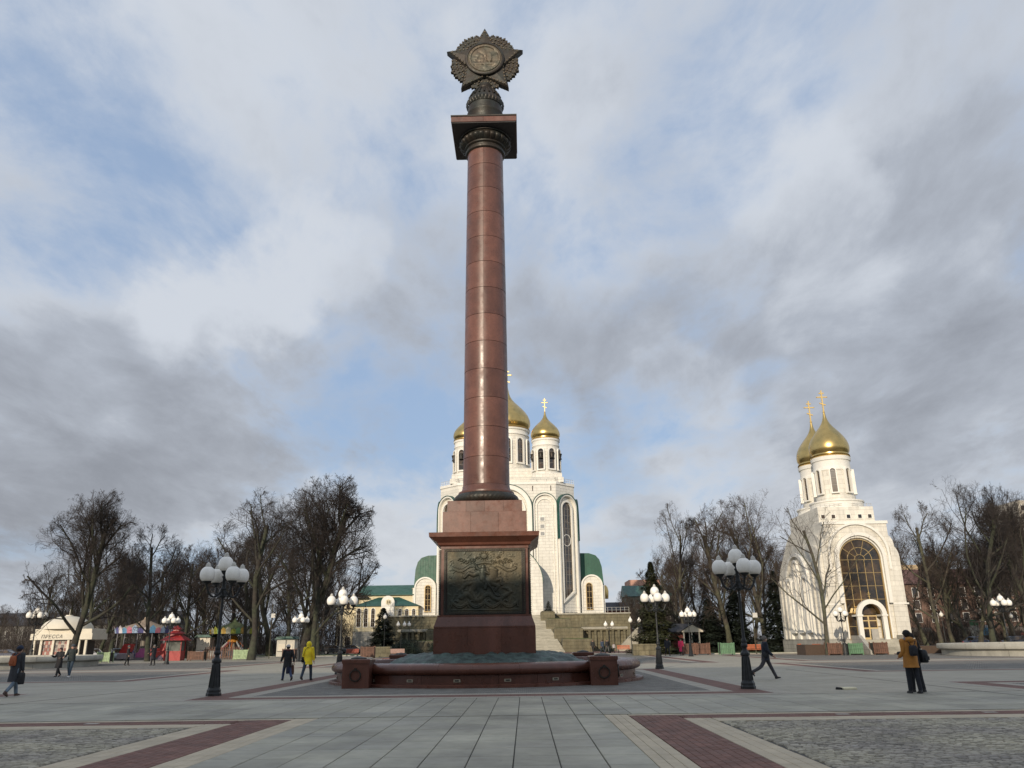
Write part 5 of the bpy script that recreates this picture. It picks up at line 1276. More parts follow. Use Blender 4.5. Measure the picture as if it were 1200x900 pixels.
R1 = [(at_px(px, y), y, k, h*y/110) for px, y, k, h in ((772, 124, 3, 12), (815, 118, 1, 14), (828, 112, 3, 13), (857, 120, 0, 14), (868, 112, 1, 17), (900, 124, 2, 15), (912, 118, 3, 13), (1062, 118, 1, 15), (1092, 108, 2, 15.5), (1108, 120, 0, 14), (1120, 104, 1, 16), (1150, 108, 3, 15.5), (1160, 122, 4, 16),
      (1172, 104, 2, 17), (1215, 116, 0, 19), (1232, 104, 4, 18), (800, 134, 0, 13), (840, 134, 4, 13), (880, 136, 3, 14), (1140, 130, 0, 14), (1090, 134, 4, 12), (785, 112, 3, 11))]
row(R1, 'of the brown bare trees in the right wooded strip', RG, False)
R2 = [(at_px(px, y), y, k, h*y/180) for px, y, k, h in ((722, 185, 1, 12), (735, 196, 3, 10), (748, 180, 3, 11), (760, 190, 0, 10))]
row(R2, 'of the far bare trees below the pink building', 'far bare trees beyond the terrace end', False)
row([(at_px(px, y), y, k, h) for px, y, k, h in ((455, 235, 3, 17), (470, 240, 0, 18), (440, 230, 1, 17), (425, 236, 0, 18))], 'of the far bare trees over the cream house roof', 'far bare trees over the cream house', False)
row([(at_px(394, 152), 152, 3, 7), (at_px(404, 150), 150, 3, 6)], 'of two small bare trees against the cream house wall', 'small bare trees by the cream house', False)

# ------------------------------------------------------------------ evergreens
def conifer_mesh(seed, H, R, n, pw=1.0, m=needle, droop=.35, ln=.55):
    rnd = random.Random(seed); vs = []; fs = []
    for i in range(n):
        t = rnd.random()**1.25; z = .04*H+t*H*.96; rad_ = R*(1-t)**pw*(.80+.20*sin(t*46))+.03
        a = rnd.random()*2*pi; r = rad_*sqrt(rnd.uniform(.25, 1)); rr_ = r*(1+.22*sin(a*5+t*17)); 
        c = Vector((rr_*cos(a), rr_*sin(a), z-droop*r*.35)); d = Vector((cos(a), sin(a), -droop*.6+rnd.uniform(-.25, .25))).normalized(); s = d.cross(Vector((rnd.gauss(0, .3), rnd.gauss(0, .3), 1))).normalized()
        l = ln*rnd.uniform(.5, 1.0)*(1.0-.5*t); w = l*.95; o = len(vs)
        for sg in (-.5, 0, .5):      # a fan of three narrow sprays
            e = (d+s*sg).normalized(); q = e.cross(Vector((0, 0, 1))).normalized()*w*.35; o = len(vs)
            vs += [tuple(c-q), tuple(c+q), tuple(c+e*l)]; fs.append((o, o+1, o+2))
    me = bpy.data.meshes.new('foliage'); me.from_pydata(vs, [], fs); me.materials.append(m); return me
def conifer(label, x, y, H, R, n, seed, m=needle, pw=1.0, name='spruce_tree', cat='tree', z=0, ln=.55, group=None):
    t = thing(name, label, cat, (x, y, z), 0, group); link('crown', conifer_mesh(seed, H, R, n, pw, m, ln=ln), t)
    b = MB().tube([(0, 0, -.1), (0, 0, H*.5), (0, 0, H*.97)], [.02*H, .012*H, .003*H], 7)
    for i in range(26):
        zz = H*(.12+.8*i/26); a = i*2.4; r = R*(1-zz/H)*.8; b.tube([(0, 0, zz), (r*cos(a), r*sin(a), zz-.12*r)], [.03, .01], 4)
    b.obj('trunk', bark_dk, t); return t
conifer('dark cone shaped yew in front of the cream house', -22.0, 128, 6.9, 2.7, 9000, 1, needle_dk, .62, 'yew_tree')
conifer('mossy green spruce behind the lamp right of the basin', 15.2, 98, 10.6, 3.2, 9000, 2, mat('olive_needle', (.055, .062, .022), .8, var=.5), .85)
conifer('dark spruce just left of the chapel', 31.0, 102, 9.6, 3.0, 8000, 3, needle_dk, .8)
conifer('darkest narrow spruce in the right strip left of the chapel', 26.6, 105, 8.0, 2.6, 7000, 4, needle_dk, .8)
conifer('low blue green spruce beside the little porch of the white hut', 20.4, 103, 3.6, 1.4, 2500, 6, mat('blue_needle', (.05, .075, .06), .8, var=.4), .9)
conifer('dark bushy spruce behind the green crate on the right', 23.0, 104, 6.5, 2.5, 6000, 7, needle_dk, .75)
conifer('small clipped cone bush on the stone block at the top of the stairs', 4.2, 147.5, 1.9, 1.0, 1800, 8, needle_dk, .8, 'cone_bush', 'bush', 6.6, .22)
def bush(label, x, y, z, r, h, n, seed, m, group=None):
    rnd = random.Random(seed); vs = []; fs = []
    for i in range(n):
        a = rnd.random()*2*pi; e = math.asin(rnd.random()); k = rnd.uniform(.6, 1)*(1+.15*sin(a*4)+.12*sin(e*7+a*3)); c = Vector((r*cos(a)*cos(e)*k, r*sin(a)*cos(e)*k, h*sin(e)*k))
        d = Vector((rnd.gauss(0, 1), rnd.gauss(0, 1), rnd.gauss(.4, 1))).normalized(); s = d.orthogonal().normalized()*.05; o = len(vs); vs += [tuple(c-s), tuple(c+s), tuple(c+d*.2)]; fs.append((o, o+1, o+2))
    t = thing('evergreen_bush', label, 'bush', (x, y, z), 0, group); me = bpy.data.meshes.new('leaves'); me.from_pydata(vs, [], fs); me.materials.append(m); link('leaves', me, t)
    b = MB()
    for i in range(7): a = i*.9; b.tube([(0, 0, 0), (r*.5*cos(a), r*.5*sin(a), h*.75)], [.03, .012], 4)
    b.obj('stem', bark_dk, t)
bush('low dark juniper bush right of the yew', -17.5, 122, 0, 2.2, 2.0, 5000, 1, needle_dk)
bush('round dark bush close to the left edge of the pedestal', -12.3, 122, 0, 1.8, 2.2, 4000, 2, needle_dk)
bush('small dark bush at the foot of the side stair', 12.0, 124, 0, 1.0, .9, 1500, 3, needle_dk)

# ------------------------------------------------------------------ fountains, kiosks, rides
def fountain(label, x, y, R):
    t = thing('fountain_basin', label, 'fountain', (x, y, 0), 0, 'round pale fountains')
    n = 20; m1 = MB().lathe([(R-.35, 0), (R-.35, .42), (R-.28, .46)], 5, a0=-pi/n+.0012, a1=pi/n-.0012).mesh('wall_stone', rim_st, True)
    m2 = MB().lathe([(R-.30, .46), (R-.02, .56), (R, .62), (R, .90), (R-.04, .95), (R-.7, .95), (R-.75, .9), (R-.75, .3)], 5, a0=-pi/n+.0012, a1=pi/n-.0012).mesh('rim_stone', rim_st, True)
    for k in range(n): link('wall_stone', m1, t, rotz=k*2*pi/n); link('rim_stone', m2, t, rotz=k*2*pi/n)
    MB().lathe([(R-.76, .30), (R-.76, .55), (.5, .55), (.01, .56)], 40).obj('basin_floor', mortar_m, t)
    MB().lathe([(.9, .5), (.8, .8), (.5, .9), (.1, .95)], 24).obj('nozzle_block', rim_st, t, True)
fountain('pale stone rim of the round fountain at the left, in front of the press kiosk', -51, 74, 12)
fountain('pale stone rim of the round fountain at the right edge', 48.2, 71.5, 12)

t = thing('press_kiosk', 'white newspaper kiosk with domed roof reading ПРЕССА, behind the left fountain', 'kiosk', (-54.4, 98.5, 0), radians(6), scale=.86)
kw = mat('kiosk_white', (.66, .61, .50), .6, var=.06, vscale=1)
MB().cbox(0, 0, 1.55, 5.4, 4.2, 2.5).obj('wall', plain('kiosk_inside', (.05, .045, .04), .7), t)
for x in (-3.4, -2.5, -.95, 1.0, 2.4, 3.3): MB().bbox(x-.14, -2.5, .2, x+.14, -2.2, 3.0, .01).obj('post', kw, t)
MB().box(-3.9, -2.7, 2.95, 4.1, 2.6, 3.75).obj('fascia', kw, t); MB().bbox(-3.6, -2.5, 3.752, 3.9, 2.4, 4.35, .05).obj('roof_tier', kw, t)
MB().lathe([(3.3, 4.35), (3.2, 4.75), (2.8, 5.25), (2.1, 5.7), (1.2, 6.0), (.5, 6.1), (.42, 6.25), (.0, 6.27)], 24, -.4, 0).obj('dome', kw, t, True)
MB().lathe([(.05, 6.2), (.03, 7.0)], 8, -.4, 0).obj('mast', kw, t)
for x0, x1, c in ((-2.3, -1.1, (.35, .12, .09)), (-.8, .85, (.48, .45, .38)), (1.15, 2.25, (.30, .28, .25))):
    f = MB().box(x0, -2.2, .5, x1, -2.11, 2.8).obj('display', plain('display_%d' % int(x0*10), c, .6), t)
    for i in range(4):
        for j in range(5):
            w = (x1-x0)/4; MB().box(x0+i*w+.03, -2.23, .6+j*.44, x0+(i+1)*w-.04, -2.201, .6+j*.44+.38).obj('magazine', plain('mag_%d' % ((i*3+j*5) % 6), [(.40, .30, .25), (.20, .06, .05), (.42, .38, .33), (.12, .10, .10), (.22, .19, .17), (.28, .10, .08)][(i*3+j*5) % 6], .5), f)
def text_obj(name, s, size, parent, loc, rot, m, ext=.01):
    cu = bpy.data.curves.new(name, 'FONT'); cu.body = s; cu.size = size; cu.extrude = ext; cu.align_x = 'CENTER'; cu.align_y = 'CENTER'; cu.resolution_u = 3; cu.space_character = 1.15
    tmp = bpy.data.objects.new(name, cu); me = bpy.data.meshes.new_from_object(tmp); bpy.data.objects.remove(tmp); me.materials.clear(); me.materials.append(m)
    o = link(name, me, parent, loc); o.rotation_euler = rot; return o
ltr = plain('black_lettering', (.02, .02, .02), .5)
o = text_obj('lettering', 'ПРЕССА', .62, t, (-1.1, -2.72, 3.34), (pi/2, 0, 0), ltr); o.data.transform(Matrix(((1, .2, 0, 0), (0, 1, 0, 0), (0, 0, 1, 0), (0, 0, 0, 1))))
text_obj('lettering', 'ПРЕСС', .40, t, (.05, -2.25, 2.62), (pi/2, 0, 0), ltr)

# carousel with fluttering trim
def carousel(label, x, y, R, h, cols, topc, red=None):
    t = thing('carousel', label, 'carousel', (x, y, 0), .2)
    MB().lathe([(R*1.02, 0), (R*1.02, .3), (0.01, .32)], 24).obj('platform', plain('ride_deck', (.16, .14, .15), .7), t)
    MB().lathe([(.35, .3), (.3, h-.3)], 12).obj('centre_pole', plain('ride_pole', (.25, .22, .18), .6), t)
    for k in range(12): a = 2*pi*k/12; MB().tube([(R*.93*cos(a), R*.93*sin(a), .3), (R*.93*cos(a), R*.93*sin(a), h-.5)], .05, 6).obj('pole', plain('ride_rail', (.2, .19, .2), .5), t)
    MB().lathe([(R, h-.15), (R*.9, h+.05), (R*.35, h+.75), (.3, h+1.2), (.25, h+1.4), (.02, h+1.7)], 16).obj('canopy', plain('ride_top_%d' % int(topc[0]*100), topc, .7), t)
    n = 32
    for k in range(n):
        a = 2*pi*k/n; c = cols[k % len(cols)]; hh = .62+.12*(k % 3)
        MB().add([(R*cos(a), R*sin(a), h-.55), (R*cos(a+2*pi/n), R*sin(a+2*pi/n), h-.55), (1.03*R*cos(a+2*pi/n), 1.03*R*sin(a+2*pi/n), h-.55+hh*.8), (1.05*R*cos(a+pi/n), 1.05*R*sin(a+pi/n), h-.55+hh*1.2), (1.03*R*cos(a), 1.03*R*sin(a), h-.55+hh*.8),
                  (.98*R*cos(a), .98*R*sin(a), h-.55), (.98*R*cos(a+2*pi/n), .98*R*sin(a+2*pi/n), h-.55)], [(0, 1, 2, 3, 4), (0, 5, 6, 1)]).obj('trim_panel', plain('trim_%d_%d' % (int(c[0]*100), int(c[2]*100)), c, .5), t)
    return t
t = carousel('carousel with pale blue and pink trim round its canopy, beside the red booth', -51.2, 111, 3.6, 3.9, [(.62, .58, .60), (.12, .28, .45), (.45, .16, .22), (.30, .40, .55), (.10, .10, .25)], (.30, .23, .17))
def seat_car(parent, x, y, a, c):
    M = Matrix.Translation((x, y, .32)) @ Matrix.Rotation(a, 4, 'Z'); b = MB()
    b.prism([(-.9, 0), (-.9, .55), (-.55, .62), (-.4, 1.1), (.35, 1.1), (.5, .62), (.9, .5), (.9, 0)], -.4, .4).xf(M); b.obj('ride_car', plain('ride_red_%d' % int(c[0]*100), c, .4), parent)
for k in range(7): a = -2.7+k*.7; seat_car(t, 2.6*cos(a), 2.6*sin(a), a+pi/2, [(.45, .04, .03), (.10, .12, .35), (.42, .10, .25)][k % 3])
t = carousel('small roundabout with yellow green trim seen behind the near left lamp', -42.6, 121, 3.4, 3.8, [(.32, .34, .06), (.14, .28, .14), (.40, .26, .06), (.35, .35, .28)], (.10, .13, .06))
MB().lathe([(.9, 2.1), (.6, 2.6), (.35, 3.0)], 10).obj('hub', plain('orange_hub', (.45, .20, .03), .5), t)
for k in range(8): a = 2*pi*k/8; MB().tube([(.5*cos(a), .5*sin(a), 2.4), (1.6*cos(a), 1.6*sin(a), 1.3), (2.3*cos(a), 2.3*sin(a), .9)], [.10, .14, .3], 7).obj('arm', plain('ride_arm_%d' % (k % 3), [(.35, .12, .05), (.35, .36, .36), (.30, .10, .12)][k % 3], .5), t, True)
t = thing('ticket_booth', 'red wooden booth with tiered pagoda roof among the rides', 'booth', (-42.4, 100.5, 0), .1)
MB().cbox(0, 0, .55, 1.9, 1.7, 1.1).obj('base_panel', red_p, t); MB().cbox(0, 0, 1.7, 1.7, 1.5, 1.2).obj('window', plain('booth_glass', (.16, .17, .15), .2), t)
for sx in (-1, 1):
    for sy in (-1, 1): MB().cbox(sx*.92, sy*.82, 1.2, .1, .1, 2.4).obj('post', red_p, t)
sq2 = MB(); sq(1.45, 2.3, .75, 2.85, sq2); sq2.obj('roof', red_p, t)
b = MB(); sq(.62, 2.85, .60, 3.1, b); sq(.85, 3.1, .4, 3.4, b); b.obj('upper_roof', red_p, t); b = MB(); sq(.35, 3.4, .33, 3.6, b); sq(.5, 3.6, .05, 4.05, b); b.obj('roof_tip', red_p, t)
t = thing('ride_wagon', 'red toy locomotive ride with cream boxes on it, left of the red booth', 'ride', (-44.2, 101.5, 0), 0)
MB().bbox(-1.5, -.6, .35, .9, .6, 1.1, .1).obj('wagon_body', red_p, t); MB().bbox(-.2, -.55, 1.1, .9, .55, 2.0, .1).obj('cab', red_p, t); MB().bbox(.0, -.5, 2.0, .85, .5, 2.3, .1).obj('cab_roof', white_wd, t)
MB().lathe([(.16, 1.1), (.14, 1.5), (.24, 1.6)], 10, -1.1, 0).obj('funnel', white_wd, t)
for x in (-1.0, -.1, .6): MB().tube([(x, -.66, .35), (x, -.60, .35)], .3, 12).obj('wheel', plain('wheel_dk', (.06, .04, .08), .6), t)
t = thing('bumper_ride', 'slanting red ride seat under the carousel edge', 'ride', (-50.2, 104.5, 0), .1); MB().prism([(-.8, .9), (.6, .9), (.9, 2.0), (-.3, 2.0)], -.3, .3).obj('backrest', red_p, t); MB().bbox(-.9, -.5, .2, .8, .5, .9, .1).obj('seat', plain('grey_seat', (.25, .22, .24), .5), t)

# slatted planters / crates
def crate(kind, m, w, h, d=1.0):
    t = thing('slatted_crate', 'x', 'crate', (0, 0, 0))
    for sx in (-1, 1):
        for sy in (-1, 1): MB().cbox(sx*(w/2-.05), sy*(d/2-.05), h/2, .1, .1, h).obj('post', m, t)
    n = max(5, int(w/.2))
    for i in range(n): MB().cbox(-w/2+.1+(w-.2)*(i+.5)/n, -d/2-.005, h*.52, (w-.2)/n-.03, .03, h*.86).obj('slat', m, t)
    for z in (.16, .5, .86): MB().cbox(0, -d/2-.035, h*z, w, .03, .07).obj('rail', m, t)
    MB().cbox(0, 0, h*.5, w-.12, d-.08, h*.8).obj('liner', plain('crate_dark', (.03, .03, .025), .8), t); MB().cbox(0, 0, h*.91, w-.14, d-.1, .03).obj('soil', soil_m, t)
    return t
for px, y, w, h, m, lb in ((134.5, 94, 1.5, 1.15, wood_lg, 'pale green slatted crate left of the walkers by the carousel'), (239, 97, 1.9, 1.1, wood_br, 'brown slatted crate left of the near lamp pole, before the roundabout'), (290.5, 98, 1.8, 1.2, wood_lg, 'pale green slatted crate right of the roundabout'),
        (344, 98, 1.5, 1.2, wood_br, 'brown slatted crate behind the person in the white hat'), (433, 98, 1.6, 1.35, wood_br, 'brown slatted crate just above the left corner post of the basin'),
        (795, 90, 1.5, 1.25, wood_br, 'brown slatted crate touching its twin, nearer the pink coat'), (810, 90, 1.45, 1.25, wood_br, 'brown slatted crate touching its twin, nearer the mossy trunk'), (837, 88, 1.5, 1.25, wood_gr, 'green slatted crate left of the near right lamp'),
        (956, 80, 1.3, 1.15, wood_br, 'brown slatted crate left of the chapel steps beside the sparse tree'), (979.5, 80, 1.35, 1.1, wood_gr, 'green slatted crate in front of the chapel'), (1007, 79.5, 1.35, 1.15, wood_br, 'brown slatted crate nearest the chapel steps')):
    t = crate('c', m, w, h); t['label'] = lb; t['group'] = 'slatted crates along the edge of the square'; t.location = (at_px(px, y), y, 0); t.rotation_euler.z = random.uniform(-.06, .06)
def bench(label, x, y, m, rz=0, name='bench'):
    t = thing('park_bench', label, 'bench', (x, y, 0), rz)
    for i in range(4): MB().cbox(0, -.2+.13*i, .45, 1.7, .10, .04).obj('seat_slat', m, t)
    for i in range(4): MB().cbox(0, .30+.03*i, .58+.12*i, 1.7, .03, .09).obj('back_slat', m, t)
    for s in (-1, 1): MB().tube([(s*.7, -.22, 0), (s*.7, -.22, .44), (s*.7, .28, .44), (s*.7, .42, .98)], .03, 6).tube([(s*.7, .28, .44), (s*.7, .36, 0)], .03, 6).obj('leg', iron, t)
bench('orange bench in shade just right of the near right lamp', at_px(868, 92), 92, wood_or); bench('orange bench left of the chapel, behind the dark trees', at_px(927, 92), 92, wood_or); bench('orange bench right end, beside the brown crate at the chapel', at_px(944, 86), 86, wood_or)
bench('reddish bench behind the small wall right of the stairs', at_px(722, 112), 112, wood_or); bench('pinkish bench left of the pedestal behind the round flower tub', at_px(467, 100), 100, plain('pink_slat', (.45, .30, .25), .7), .3)
bench('red bench left of the brown crate by the cream house', at_px(415, 112), 112, plain('red_slat', (.32, .08, .05), .7))
t = thing('flower_tub', 'low round red granite flower tub behind the basin on the left', 'planter', (at_px(470, 60), 60, 0)); MB().lathe([(1.25, 0), (1.25, .1), (1.15, .12), (1.15, .42), (1.3, .5), (1.3, .62), (1.1, .63)], 28).obj('tub', granite_dk, t); MB().lathe([(1.1, .60), (.01, .66)], 20).obj('soil', soil_m, t)
t = thing('stone_block', 'mossy stone block beside the brown crate left of the pedestal', 'planter', (at_px(449, 103), 103, 0)); MB().bbox(-1.1, -.6, 0, 1.1, .6, 1.25, .05).obj('block', moss_st, t)
t = thing('stone_block', 'long mossy stone block wall in front of the white hut', 'planter', (at_px(745, 92), 92, 0))
for i in range(4):
    for j in range(2): MB().bbox(-1.3+i*.65+.01, -.5, .6*j+.003, -1.3+(i+1)*.65-.01, .5, .6*(j+1)-.005, .02).obj('block', moss_st, t)
# white hut with small gabled porch
t = thing('white_hut', 'long white hut with dark roof and little columned porch, under the green spruce', 'hut', (at_px(765, 103), 103, 0))
MB().box(-2.2, 0, 0, 1.1, 3.5, 2.6).obj('wall', white_wd, t); MB().box(1.101, .6, 0, 4.2, 3.5, 2.3).obj('wall', plain('hut_red', (.22, .05, .04), .7), t)
MB().prism([(-.4, 2.55), (1.75, 3.5), (3.9, 2.55), (3.9, 2.45), (-.4, 2.45)], -2.4, 4.0, 'x').obj('roof', mat('slate', (.035, .035, .04), .7), t)
MB().prism([(2.4, 2.6), (3.7, 3.35), (5.0, 2.6), (5.0, 2.45), (2.4, 2.45)], -.9, -.6).obj('gable', white_wd, t); MB().prism([(2.2, 2.58), (3.7, 3.48), (5.2, 2.58), (5.2, 2.5), (3.7, 3.36), (2.2, 2.5)], -1.0, 1.5).obj('porch_roof', mat('slate', (.035, .035, .04), .7), t)
for x in (2.65, 3.6, 4.5): MB().cbox(x, -.7, 1.25, .18, .18, 2.4).obj('porch_post', white_wd, t)
MB().prism([(4.3, 1.35), (5.6, .45), (5.6, .2), (4.3, 1.1)], -.8, -.7).obj('porch_rail', white_wd, t)
# small white booths among trees on the left
for px, y, w, h, lb, c in ((247, 119, 1.9, 2.6, 'white sales booth left of the roundabout, behind the near lamp pole', (.60, .55, .46)), (341, 108, 2.3, 2.1, 'small white booth with dark roof behind the person in the white hat', (.50, .48, .42))):
    t = thing('sales_booth', lb, 'booth', (at_px(px, y), y, 0)); wm = plain('booth_%d' % px, c, .7)
    MB().cbox(0, 0, h/2+.2, w, 1.6, h).obj('wall', wm, t); MB().prism([(-w/2-.3, h+.2), (w/2+.3, h+.2), (w/2-.1, h+.55), (-w/2+.1, h+.55)], -1.1, 1.1).obj('roof', green_dk, t)
    MB().cbox(0, -.82, h*.62, w*.8, .05, h*.4).obj('shutter', white_wd, t); MB().cbox(0, -.84, h*.39, w*.9, .12, .05).obj('counter', iron, t)
# low ride fence with coloured panels
t = thing('ride_fence', 'low fence of pale and coloured panels round the roundabout', 'fence', (-40.2, 112, 0))
for i in range(13):
    c = [(.30, .32, .34), (.16, .20, .30), (.34, .22, .14), (.40, .40, .36)][i % 4]; MB().cbox(-3.9+i*.6, 0, .55, .56, .04, .9).obj('panel', plain('fence_%d' % (i % 4), c, .6), t); MB().cbox(-4.2+i*.6, 0, .6, .05, .06, 1.2).obj('post', iron, t)
t = thing('ride_fence', 'dark slatted fence right of the red booth', 'fence', (-37.8, 104, 0))
for i in range(16): MB().cbox(-2.2+i*.28, 0, .75, .12, .04, 1.5).obj('slat', wood_br, t)
for z in (.3, 1.2): MB().cbox(-.1, .04, z, 4.6, .04, .08).obj('rail', wood_br, t)
# pole with loudspeaker horn, twin and single globe lamps in the distance
for px, y, H_, lb in ((321, 104, 6.6, 'thin wooden pole with white floodlight box among the left trees'), (870, 92, 5.2, 'thin pole with white floodlight box behind the near right lamp')):
    t = thing('floodlight_pole', lb, 'pole', (at_px(px, y), y, 0)); MB().tube([(0, 0, 0), (0, 0, H_)], .06, 7).obj('pole', bark, t); MB().cbox(.22, -.1, H_*.78, .5, .3, .5).obj('floodlight', plain('white_box', (.55, .54, .5), .4), t)
def park_lamp(label, x, y, H_, n, z=0):
    t = thing('park_lamp', label, 'street lamp', (x, y, z), 0, 'small globe lamps beyond the square'); MB().lathe([(.12, 0), (.10, .4), (.05, .5), (.04, H_)], 8).obj('pole', iron, t)
    for i in range(n):
        dx = 0 if n == 1 else (-.45 if i == 0 else .45)
        if n > 1: MB().tube([(0, 0, H_-.3), (dx*.7, 0, H_-.25), (dx, 0, H_)], .03, 5).obj('arm', iron, t)
        MB().lathe([(.10, 0), (.24, .12), (.27, .28), (.2, .45), (.08, .55), (.09, .62), (.01, .75)], 12, dx, 0).obj('globe', globe_m, t, True).location.z = H_
park_lamp('twin globe lamp before the slotted wall right of the stairs', at_px(706.5, 112), 112, 3.4, 2); park_lamp('single globe lamp just right of the twin globe lamp', at_px(731, 104), 104, 3.7, 1); park_lamp('single globe lamp hidden in the green spruce edge', at_px(741, 118), 118, 4.0, 1)
park_lamp('single globe lamp in front of the dark yew', at_px(451, 112), 112, 4.8, 1); park_lamp('twin globe lamp right of the yew, before the slotted wall', at_px(470, 118), 118, 3.9, 2); park_lamp('single globe lamp against the slotted wall left of the pedestal', at_px(479, 124), 124, 4.0, 1)
for px, y, H_, lb in ((247, 130, 4.9, 'single globe lamp over the left end of the roundabout trim'), (320, 126, 4.6, 'single globe lamp between the big trunks on the left'), (1083, 106, 3.9, 'single globe lamp right of the chapel, left of the green banner'), (1129, 110, 4.4, 'single globe lamp between leaning trunks on the right'), (1161, 116, 3.8, 'single globe lamp below the rightmost five globe lamp')): park_lamp(lb, at_px(px, y), y, H_, 1)

# parked cars
def car(label, x, y, rz, c, L=4.3):
    t = thing('parked_car', label, 'car', (x, y, 0), rz, 'cars parked among the trees'); cm = mat('car_%02d%02d%02d' % tuple(int(v*99) for v in c), c, .3, var=.03, coat=.6)
    prof = [(-2.1, .35), (-2.15, .75), (-1.95, .92), (-1.35, .98), (1.05, .95), (1.95, .80), (2.15, .62), (2.15, .35)]
    b = MB(); secs = []; n = len(prof)
    for yy, k in ((-.84, .94), (-.80, 1), (.80, 1), (.84, .94)): secs += [(px_*k if abs(px_) > 1.9 else px_, yy, z if z < .5 else z-(.03 if abs(yy) > .82 else 0)) for px_, z in prof]
    b.add(secs, [(s*n+i, s*n+(i+1) % n, (s+1)*n+(i+1) % n, (s+1)*n+i) for s in range(3) for i in range(n)]+[tuple(range(n)), tuple(range(4*n-1, 3*n-1, -1))]); b.obj('body', cm, t)
    cab = [(-1.75, .95, .74), (-1.15, 1.38, .60), (.15, 1.42, .60), (1.05, .93, .74)]; v_ = [(a, s*w, z) for s in (-1, 1) for a, z, w in cab]
    MB().add(v_, [(0, 1, 2, 3), (7, 6, 5, 4), (0, 4, 5, 1), (2, 6, 7, 3)]).obj('windows', glass_m, t); MB().prism([(-1.2, 1.37), (-1.05, 1.46), (.1, 1.48), (.25, 1.40)], -.60, .60).obj('roof', cm, t)
    for s in (-1, 1):
        for p0, p1 in (((-1.75, .95), (-1.15, 1.4)), ((.15, 1.42), (1.05, .95)), ((-.4, .95), (-.4, 1.42))): MB().tube([(p0[0], s*.745, p0[1]), (p1[0], s*.61, p1[1])], .03, 4).obj('pillar', cm, t)
        for wx in (-1.3, 1.3):
            w = MB().tube([(wx, s*.68, .32), (wx, s*.86, .32)], .32, 16).obj('tyre', plain('tyre', (.015,)*3, .8), t); MB().tube([(wx, s*.80, .32), (wx, s*.872, .32)], .19, 12).obj('rim', plain('rim', (.35,)*3, .4, .6), w)
        MB().bbox(2.08, s*.62-.18, .58, 2.17, s*.62+.18, .74, .01).obj('headlight', plain('lamp_glass', (.6, .6, .58), .2), t); MB().bbox(-2.17, s*.66-.14, .62, -2.1, s*.66+.14, .82, .01).obj('tail_light', red_p, t)
for px, y, rz, c, lb in ((148, 108, -1.2, (.28, .32, .34), 'silver grey car parked left of the pale green crate'), (120, 112, -.3, (.40, .40, .42), 'pale car behind the press kiosk post'), (395, 140, .1, (.05, .05, .055), 'dark car parked below the cream house, nearer the lamp'), (412, 142, 3.0, (.10, .10, .11), 'dark grey car parked below the cream house, right one'),
        (1120, 118, .3, (.05, .07, .12), 'dark blue car under the trees right of the chapel'), (1165, 112, .1, (.04, .045, .07), 'dark car parked behind the right fountain rim'), (1188, 114, .05, (.18, .04, .03), 'dark red car behind the right fountain rim, at the edge'), (22, 128, .1, (.03, .04, .08), 'dark blue car at the left edge behind the fountain')):
    car(lb, at_px(px, y), y, rz, c)
# shrubby thicket filling the depth of the wooded strips
def thicket(x0, x1, y0, y1, n, hmin, hmax, seed, m):
    rng = np.random.RandomState(seed); x = rng.uniform(x0, x1, n); y = rng.uniform(y0, y1, n); h = rng.uniform(hmin, hmax, n)*(.7+.3*np.sin(x*.31)+.25*np.sin(x*.9+1)); z = rng.uniform(0, .75, n)*h; l = rng.uniform(.6, 2.4, n)
    a = rng.uniform(0, 2*pi, n); e = rng.uniform(.5, 1.45, n); dx, dy, dz = np.cos(a)*np.cos(e)*l, np.sin(a)*np.cos(e)*l, np.sin(e)*l; w = rng.uniform(.012, .04, n)
    p = np.stack([x, y, z], 1); d = np.stack([dx, dy, dz], 1); s = np.stack([w, w*0, w*.3], 1); s2 = np.stack([w*0, w, w*.2], 1)
    v = np.stack([p-s, p+s, p+s2, p+d], 1).reshape(-1, 3); i = np.arange(n)*4; f = np.concatenate([np.stack([i, i+1, i+3], 1), np.stack([i+1, i+2, i+3], 1), np.stack([i+2, i, i+3], 1)])
    me = bpy.data.meshes.new('thicket'); me.from_pydata(v.tolist(), [], f.tolist()); me.materials.append(m); o = link('thicket', me); return o
tag(thicket(-125, -34, 136, 172, 42000, 4, 10, 1, twig_dk), 'dense dark undergrowth of twigs behind the left rows of trees', 'undergrowth', kind='stuff')
tag(thicket(18, 31, 112, 140, 11000, 3, 9, 2, twig_dk), 'dense brown undergrowth between the white hut and the chapel', 'undergrowth', kind='stuff')
tag(thicket(46, 112, 122, 150, 16000, 2, 7, 3, twig), 'brown undergrowth behind the trees right of the chapel', 'undergrowth', kind='stuff')

# buildings beyond the trees
def block(label, x, y, w, d, h, wallm, rows, cols, ww, wh, roofm=None, z0=1.2, rz=0, name='town_house', cat='building', gap=None, glass=None):
    t = thing(name, label, cat, (x, y, 0), rz); MB().box(-w/2, 0, 0, w/2, d, h).obj('wall', wallm, t)
    if roofm: MB().prism([(-.5, h), (d*.5, h+d*.28), (d+.5, h)], -w/2-.4, w/2+.4, 'x').obj('roof', roofm, t)
    fm = MB().box(-ww/2-.08, -.06, -.08, ww/2+.08, .0, wh+.08).mesh('window', white_pl); pm2 = MB().box(-ww/2, -.08, 0, ww/2, -.061, wh).mesh('pane', glass or glass_m)
    for j in range(rows):
        for i in range(cols):
            f = link('window', fm, t, (-w/2+w*(i+.5)/cols, 0, z0+j*(h-z0)/rows)); link('pane', pm2, f)
    return t
brown_w = mat('brown_plaster', (.15, .09, .065), .85, var=.15, vscale=.5); tan_w = mat('tan_plaster', (.40, .30, .18), .85, var=.1, vscale=.5)
